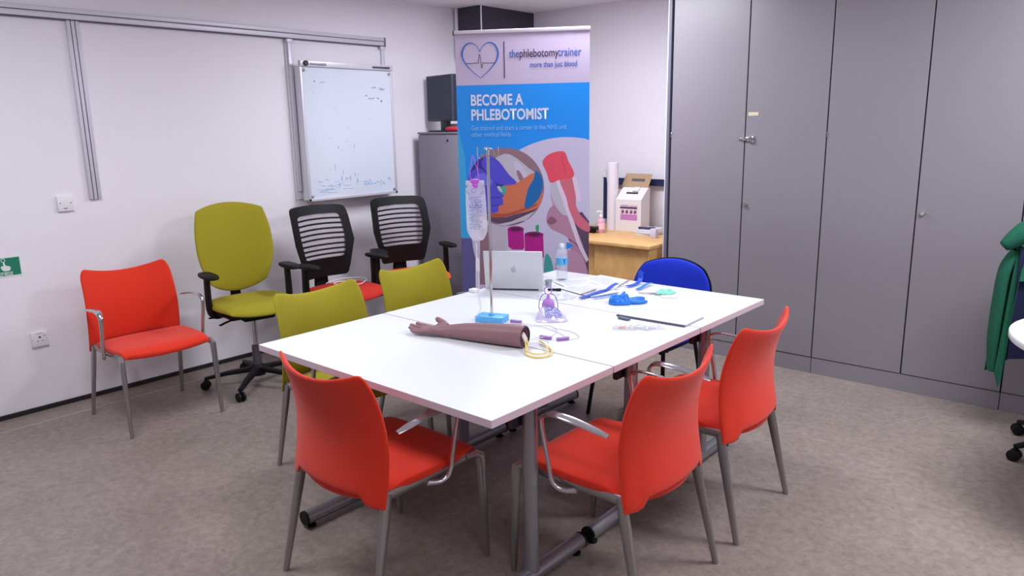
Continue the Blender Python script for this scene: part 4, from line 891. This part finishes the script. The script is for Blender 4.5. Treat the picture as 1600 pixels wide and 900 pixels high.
o = bpy.data.objects.new('arm_body', me2); COL.objects.link(o); o.parent = t
for pt, r in (((0.545, -0.033, 0.040), 0), ((0.560, -0.010, 0.035), 0)): pass
bm = B(); ell_loft(bm, [(0.0525, 0, 0.049, 0.036, 0.036), (0.054, 0, 0.049, 0.036, 0.036)]); obj('hollow_disc', bm, mat('hollow_dark', (52, 44, 62), 0.8), t)  # darkness of the hollow open end, put into the colour of disc and rim
bm = B(); ring_loft(bm, [[Vector((x, r * math.cos(2 * PI * k / 28), 0.049 + r * math.sin(2 * PI * k / 28))) for k in range(28)] for x, r in ((-0.001, 0.0385), (-0.001, 0.0435), (0.004, 0.0435), (0.004, 0.0385))], cap=False, closed=True); obj('end_rim', bm, MATS['hollow_dark'], t)
ylw = mat('yellow_latex', (240, 216, 130), 0.4); wht = mat('white_connector', (236, 226, 220), 0.4)
bm = B()
sweep(bm, [(0.05, 0.005, 0.06), (0.0, 0.012, 0.05), (-0.02, 0.02, 0.03), (-0.026, 0.04, 0.006), (-0.045, 0.09, 0.005), (-0.10, 0.115, 0.005), (-0.135, 0.07, 0.005), (-0.115, 0.0, 0.005), (-0.07, -0.05, 0.006), (-0.02, -0.09, 0.009)], 0.0034, 10, smooth=7)
sweep(bm, [(0.05, 0.012, 0.05), (-0.004, 0.022, 0.045), (-0.02, 0.036, 0.02), (-0.04, 0.07, 0.012), (-0.09, 0.095, 0.012), (-0.115, 0.05, 0.011), (-0.09, -0.01, 0.011), (-0.06, -0.05, 0.012), (-0.03, -0.08, 0.01)], 0.0034, 10, smooth=7)
obj('latex_tube', bm, ylw, t)
bm = B(); lathe(bm, [(0.005, -0.015), (0.0065, -0.012), (0.0065, 0.012), (0.004, 0.02)], 12, Matrix.Translation((-0.004, 0.012, 0.052)) @ Matrix.Rotation(0.5, 4, 'Y')); lathe(bm, [(0.005, -0.015), (0.006, 0.012), (0.004, 0.02)], 12, Matrix.Translation((-0.006, 0.024, 0.046)) @ Matrix.Rotation(0.5, 4, 'Y')); obj('connector', bm, wht, t)

# ------------------------------------------------------------ laptop, bottle, cup
la = math.radians(31)
t = thing('laptop', 'silver laptop, lid raised and back towards camera, on the back table', 'laptop', (2.292, 2.945, ZT), la)
lap = mat('silver_aluminium', (206, 208, 214), 0.42, 0.25)
bm = B(); box(bm, -0.158, 0.158, 0.004, 0.222, 0.001, 0.013, 0.003); bs = obj('base', bm, lap, t)
bm = B(); box(bm, -0.135, 0.135, 0.03, 0.13, 0.0131, 0.0145); obj('keyboard', bm, black, bs, False)
Ml = Matrix.Translation((0, 0.006, 0.010)) @ Matrix.Rotation(math.radians(12), 4, 'X')
bm = B(); box(bm, -0.158, 0.158, -0.0035, 0.0035, 0.0, 0.215, 0.003, M=Ml); ld = obj('lid', bm, lap, t)
bm = B(); box(bm, -0.15, 0.15, 0.0036, 0.0042, 0.01, 0.205, M=Ml); obj('screen', bm, mat('lcd_dark', (30, 32, 40), 0.2), ld, False)
bm = B(); sweep(bm, [(-0.13, 0.006, 0.007), (0.13, 0.006, 0.007)], 0.005, 8); obj('hinge', bm, dkgrey, t)
bm = B()
ap = [(0.0, 0.011), (0.006, 0.0145), (0.0125, 0.012), (0.010, 0.007), (0.0095, 0.002), (0.0135, -0.003), (0.010, -0.011), (0.005, -0.015), (0.0, -0.0135), (-0.005, -0.015), (-0.010, -0.011), (-0.0135, -0.001), (-0.0125, 0.008), (-0.007, 0.0135)]
poly(bm, [(s * 1.05, 0.112 + z * 1.05) for s, z in smoothpts(ap, 4)], Ml, 0.0039); poly(bm, [(s, 0.112 + z) for s, z in smoothpts([(0.0, 0.0155), (0.001, 0.021), (0.006, 0.0245), (0.005, 0.019)], 3)], Ml, 0.0039)
obj('lid_emblem', bm, mat('emblem_grey', (172, 174, 182), 0.2, 0.5), ld, False)
t = thing('water_bottle', 'clear plastic water bottle with blue label and white cap right of laptop', 'bottle', (2.318, 3.33, ZT))
clr = clear_mat('clear_pet', (222, 228, 238), 0.34, 0.05)
bm = B(); prof = [(0.026, 0.0), (0.031, 0.004)]
for k in range(5): z = 0.012 + k * 0.014; prof += [(0.032, z), (0.0335, z + 0.006), (0.032, z + 0.012)]
prof += [(0.0335, 0.085), (0.0335, 0.13), (0.031, 0.134), (0.0335, 0.14), (0.031, 0.147), (0.033, 0.153), (0.028, 0.168), (0.013, 0.183), (0.0125, 0.192), (0.0, 0.193)]
lathe(bm, prof, 28); obj('bottle_body', bm, clr, t)
bm = B(); lathe(bm, [(0.0338, 0.088), (0.0338, 0.128)], 28); lb = obj('bottle_label', bm, mat('bottle_label_blue', (92, 178, 226), 0.4), t)
Mr = Matrix.Rotation(math.atan2(-0.8, 0.6) + 0.6, 4, 'Z')
bm = B()
for k in range(2):
    sweep(bm, [(0.0342 * math.cos(a), 0.0342 * math.sin(a), z) for a, z in ((-0.62 + (0.0 if k else 0), 0.122), (-0.5, 0.108), (-0.38, 0.122))] if k == 0 else [(0.0342 * math.cos(-0.5), 0.0342 * math.sin(-0.5), 0.108), (0.0342 * math.cos(-0.5), 0.0342 * math.sin(-0.5), 0.095)], 0.0022, 6)
obj('label_mark', bm, mat('label_mark_navy', (32, 62, 140), 0.4), lb)
bm = B(); lathe(bm, [(0.0138, 0.186), (0.0142, 0.19), (0.0142, 0.203), (0.013, 0.206), (0, 0.206)], 20); obj('cap', bm, white_p, t)
t = thing('small_cup', 'tiny clear plastic cup between the laptop and water bottle', 'cup', (2.375, 3.135, ZT))
bm = B(); ring_loft(bm, [[Vector((r * math.cos(2 * PI * k / 24), r * math.sin(2 * PI * k / 24), z)) for k in range(24)] for r, z in ((0.001, 0.0), (0.016, 0.0), (0.02, 0.034), (0.0215, 0.034), (0.0215, 0.036), (0.019, 0.036), (0.015, 0.003), (0.001, 0.003))], cap=False)
obj('cup_body', bm, clear_mat('smoky_clear', (182, 190, 200), 0.6), t)
bm = B(); ring_loft(bm, [[Vector((r * math.cos(2 * PI * k / 24), r * math.sin(2 * PI * k / 24), z)) for k in range(24)] for r, z in ((0.0213, 0.034), (0.0232, 0.034), (0.0232, 0.037), (0.0213, 0.037))], cap=False, closed=True); obj('rim', bm, MATS['smoky_clear'], t)

# ------------------------------------------------------------ papers and small things on the table
paper = mat('printed_paper', (226, 228, 238), 0.6); textm = mat('print_grey', (168, 172, 196), 0.6)
def sheet(x, y, rz, lab, w=0.21, h=0.297, dz=0.0, lines=14, seed=1):
    random.seed(seed)
    t = thing('printed_sheet', lab, 'paper', (x, y, ZT + dz), rz, 'printed sheets on the back table')
    c1_, c2_ = random.uniform(0, 6), random.uniform(0, 6)
    def zf(px, py): return 0.0012 + 0.0004 * (1 + math.sin(px * 14 + c1_)) + 0.0003 * (1 + math.sin(py * 11 + c2_))
    bm = B(); slab(bm, lambda u, v: Vector((u * w / 2, v * h / 2, zf(u * w / 2, v * h / 2))), lambda u, v: Vector((u * w / 2, v * h / 2, zf(u * w / 2, v * h / 2) - 0.0006)), 12, 12); obj('paper', bm, paper, t)
    bm = B()
    for k in range(lines):
        yy = h / 2 - 0.03 - k * (h - 0.06) / lines; x0 = -w / 2 + 0.02; x1 = w / 2 - 0.02 - (0 if random.random() < 0.6 else random.random() * 0.08)
        n = 8; pr = None
        for j in range(n):
            a = x0 + (x1 - x0) * j / n; b = x0 + (x1 - x0) * (j + 0.85) / n
            vs = [bm.verts.new((p, q, zf(p, q) + 0.0005)) for p, q in ((a, yy), (b, yy), (b, yy + 0.004), (a, yy + 0.004))]; bm.faces.new(vs)
    obj('text_lines', bm, textm, t, False)
sheet(2.555, 3.44, 1.42, 'printed sheet furthest back, at the far table edge', seed=3)
sheet(2.50, 3.27, 1.1, 'printed sheet in front of the water bottle', dz=0.0022, seed=4)
sheet(2.61, 3.18, 1.30, 'printed sheet beside the dark blue strap', dz=0.0044, seed=5, w=0.2, h=0.28)
random.seed(11)
def crumple(name, lab, catg, x, y, rz, w, d, h, m_, sd=0.0, nu=26, det=3.2, grp=None):
    def f(off):
        def g(u, v):
            a, b = sq(u, v, 0.4); nz = noise.noise(Vector((u * det + sd, v * det, sd))) ; nn = noise.noise(Vector((u * 7 + sd, v * 7, sd + 3)))
            e = edge_fall(u, v, 4)
            return Vector((a * w + 0.15 * w * noise.noise(Vector((v * 2, sd, 0))), b * d + 0.2 * d * noise.noise(Vector((u * 2.5, sd, 5))), 0.0012 + (max(0.0006, e * h * (0.55 + 0.9 * nz + 0.35 * nn)) if off > 0 else 0)))
        return g
    bm = B(); slab(bm, f(1), f(-1), nu, nu); o = obj(name, bm, m_, angle=80); o.location = (x, y, ZT + 0.0005); o.rotation_euler.z = rz
    return tag(o, lab, catg, grp)
wrapm = clear_mat('clear_wrap', (228, 230, 242), 0.35, 0.05)
o = crumple('plastic_wrapper', 'large crumpled clear plastic wrapper in front of the laptop', 'wrapper', 2.57, 2.95, 0.75, 0.10, 0.075, 0.02, wrapm, 1.3)
# blue glove
t = thing('nitrile_glove', 'crumpled bright blue nitrile glove on the back table', 'glove', (2.90, 3.04, ZT), 0.66)
t.scale = (0.86, 0.95, 0.95)
glv = mat('bright_blue_nitrile', (34, 122, 226), 0.45, nscale=30, namt=0.12)
def gl(off):
    def g(u, v):
        a, b = sq(u, v, 0.45); nz = noise.noise(Vector((u * 2.6, v * 2.6, 4.4))); e = edge_fall(u, v, 4)
        return Vector((a * 0.068, b * 0.05, 0.002 + (max(0.002, e * 0.042 * (0.8 + 0.8 * nz)) if off > 0 else 0)))
    return g
bm = B(); slab(bm, gl(1), gl(-1), 28, 28)
for pts in ([(0.04, 0.0, 0.012), (0.08, -0.004, 0.016), (0.115, 0.008, 0.011), (0.135, 0.022, 0.013)], [(0.05, 0.01, 0.016), (0.085, 0.02, 0.02), (0.12, 0.033, 0.02), (0.14, 0.045, 0.016)], [(0.0, 0.02, 0.02), (0.012, 0.035, 0.034), (0.02, 0.05, 0.04), (0.03, 0.058, 0.046)], [(0.05, -0.01, 0.01), (0.09, -0.02, 0.01), (0.13, -0.006, 0.009), (0.15, 0.006, 0.008)], [(-0.02, 0.03, 0.012), (-0.03, 0.05, 0.012), (-0.024, 0.068, 0.01), (-0.015, 0.082, 0.008)]):
    sweep(bm, pts, [(0.016, 0.011), (0.015, 0.010), (0.012, 0.009), (0.008, 0.006)], 10, (0, 1, 0), smooth=4)
obj('glove_body', bm, glv, t, angle=80)
bm = B(); sweep(bm, [(-0.066, -0.02, 0.004), (-0.045, -0.046, 0.006), (0.0, -0.05, 0.006), (0.05, -0.04, 0.006)], 0.0035, 8, smooth=4); obj('rolled_cuff', bm, glv, t)
# blue straps
def strap(name, lab, pts, w, m_, grp=None, th=0.0018):
    P = [p + Vector((0, 0, 0.006)) for p in cat(pts, 6)]; bm = B()
    sweep(bm, P, (w, th), 8, (1, -0.6, 0), power=0.5); o = obj(name, bm, m_, angle=50); return tag(o, lab, 'strap', grp)
nb = mat('tourniquet_blue', (32, 78, 200), 0.5, nscale=40, namt=0.15); lb_ = mat('tourniquet_light_blue', (60, 130, 222), 0.5, nscale=40, namt=0.15)
strap('tourniquet_strap', 'dark blue elastic strap, left of the pair with raised loops, nearest the papers', [(2.695, 2.99, ZT + 0.003), (2.70, 3.07, ZT + 0.004), (2.705, 3.16, ZT + 0.010), (2.70, 3.22, ZT + 0.006), (2.695, 3.28, ZT + 0.016), (2.70, 3.315, ZT + 0.022)], 0.013, nb)
strap('tourniquet_strap', 'dark blue elastic strap curling up near the blue chair', [(2.735, 3.36, ZT + 0.004), (2.74, 3.42, ZT + 0.003), (2.735, 3.48, ZT + 0.008), (2.725, 3.51, ZT + 0.022), (2.722, 3.515, ZT + 0.045), (2.73, 3.52, ZT + 0.058)], 0.014, nb)
strap('tourniquet_strap', 'short light blue elastic strap lying beside the blue glove', [(2.745, 3.03, ZT + 0.003), (2.765, 3.08, ZT + 0.004), (2.785, 3.14, ZT + 0.003), (2.795, 3.17, ZT + 0.003)], 0.009, lb_)
strap('tourniquet_strap', 'light blue elastic strap lying between the glove and the far edge', [(2.815, 3.33, ZT + 0.003), (2.81, 3.39, ZT + 0.005), (2.80, 3.45, ZT + 0.008), (2.80, 3.50, ZT + 0.006)], 0.011, lb_)
# pens
def pen(lab, a, b, m_, r=0.004, nm='pen'):
    bm = B(); A = Vector(a); Bv = Vector(b); d = Bv - A
    sweep(bm, [A, A + d * 0.03, A + d * 0.65, A + d * 0.66, A + d * 0.97, Bv], [(r * 0.3, r * 0.3), (r * .9, r * .9), (r * .9, r * .9), (r * 1.1, r * 1.1), (r * 1.1, r * 1.1), (r * 0.6, r * 0.6)], 10)
    return tag(obj(nm, bm, m_), lab, 'pen')
pen('slim grey pen lying on the papers just left of the dark strap', (2.665, 3.03, ZT + 0.014), (2.665, 3.17, ZT + 0.016), mat('pen_grey_brown', (150, 134, 140), 0.4))
pen('slim brown pencil lying near the far table edge beside the papers', (2.69, 3.34, ZT + 0.006), (2.66, 3.50, ZT + 0.011), mat('pencil_brown', (150, 120, 120), 0.5), 0.003, 'pencil')
pen('short black-tipped device lying by the laptop corner', (2.44, 3.045, ZT + 0.008), (2.50, 3.085, ZT + 0.008), black, 0.007, 'cap_pen')
# scissors
t = thing('scissors', 'small dull metal scissors between the glove and the mint sachet', 'scissors', (2.90, 3.30, ZT), 0.4)
for s in (-1, 1):
    bm = B(); sweep(bm, [(-0.05, s * 0.004, 0.004), (0.0, 0.0, 0.005), (0.04, s * 0.012, 0.004)], [(0.0015, 0.001), (0.005, 0.0015), (0.003, 0.002)], 8, (0, 1, 0)); sweep(bm, [(0.055 + 0.015 * math.cos(a), s * 0.018 + 0.011 * math.sin(a), 0.004) for a in [2 * PI * k / 14 for k in range(14)]], 0.0022, 6, closed=True)
    obj('blade', bm, mat('dull_bronze', (140, 128, 134), 0.4, 0.5), t)
o = crumple('mint_sachet', 'crumpled mint green sachet on the back table', 'sachet', 2.965, 3.36, 0.9, 0.055, 0.03, 0.02, mat('mint_green', (142, 222, 200), 0.6, nscale=30, namt=0.1), 7.7)
o = crumple('sachet_packet', 'torn clear sachet with white edge beside the mint sachet', 'sachet', 3.02, 3.30, 0.4, 0.045, 0.03, 0.006, clear_mat('sachet_white', (236, 240, 240), 0.7), 4.1)
# flat board with dark spine
t = thing('document_folder', 'flat pale document folder with a dark front edge on the middle table', 'folder', (3.19, 2.905, ZT), 0.04)
bm = B(); box(bm, -0.168, 0.168, -0.075, 0.105, 0.0008, 0.007, 0.002); obj('cover', bm, mat('pale_folder', (224, 228, 238), 0.4), t)
bm = B(); box(bm, -0.170, 0.170, -0.084, -0.0755, 0.0004, 0.0095, 0.002); obj('spine', bm, mat('folder_spine', (92, 92, 112), 0.5), t)
bm = B(); box(bm, 0.1685, 0.171, -0.075, 0.105, 0.0008, 0.0075); obj('side_edge', bm, mat('folder_edge', (160, 162, 180), 0.5), t, False)
bm = B(); box(bm, -0.03, 0.03, -0.011, 0.011, 0.0006, 0.011, 0.004); o = obj('eraser_block', bm, mat('slate_block', (90, 100, 122), 0.5)); o.location = (3.085, 2.785, ZT); o.rotation_euler.z = -0.1; tag(o, 'small slate grey block tucked at the folder front left corner', 'eraser')
for i, (x, y, rz_, w, lab, sd) in enumerate(((3.17, 2.655, 0.5, 0.05, 'clear packet with orange tip, leftmost of the three before the folder', 0.4), (3.22, 2.70, 0.2, 0.045, 'clear crumpled packet, middle one of three in front of the folder', 2.2), (3.27, 2.735, 0.9, 0.04, 'clear crumpled packet, rightmost of three in front of the folder', 5.5))):
    t = thing('syringe_packet', lab, 'packet', (x, y, ZT), rz_, 'clear packets in front of the folder')
    def f(off, w=w, sd=sd):
        def g(u, v):
            e = edge_fall(u, v, 4); nz = noise.noise(Vector((u * 3 + sd, v * 3, sd)))
            return Vector((u * w, v * 0.028, 0.001 + (max(0.0008, e * 0.014 * (0.7 + nz)) if off > 0 else 0)))
        return g
    bm = B(); slab(bm, f(1), f(-1), 18, 14); obj('film', bm, wrapm, t, angle=80)
    bm = B(); sweep(bm, [(-w * 0.5, 0, 0.006), (w * 0.1, 0, 0.006), (w * 0.12, 0, 0.006), (w * 0.6, 0.003, 0.006)], [(0.005, 0.004), (0.005, 0.004), (0.0025, 0.0025), (0.002, 0.002)], 8); obj('contents', bm, mat('orange_tip', (226, 170, 120), 0.5) if i == 0 else mat('packet_white', (222, 220, 230), 0.5), t)
bm = B(); box(bm, -0.022, 0.022, -0.022, 0.022, 0.0, 0.018, 0.004); sweep(bm, [(0, 0.02, 0.008), (0.02, 0.06, 0.004), (0.08, 0.07, 0.004), (0.11, 0.02, 0.004)], 0.002, 6, smooth=5)
o = obj('power_adapter', bm, white_p); o.location = (2.139, 2.795, ZT); tag(o, 'small white plug at the left corner of the laptop', 'plug')
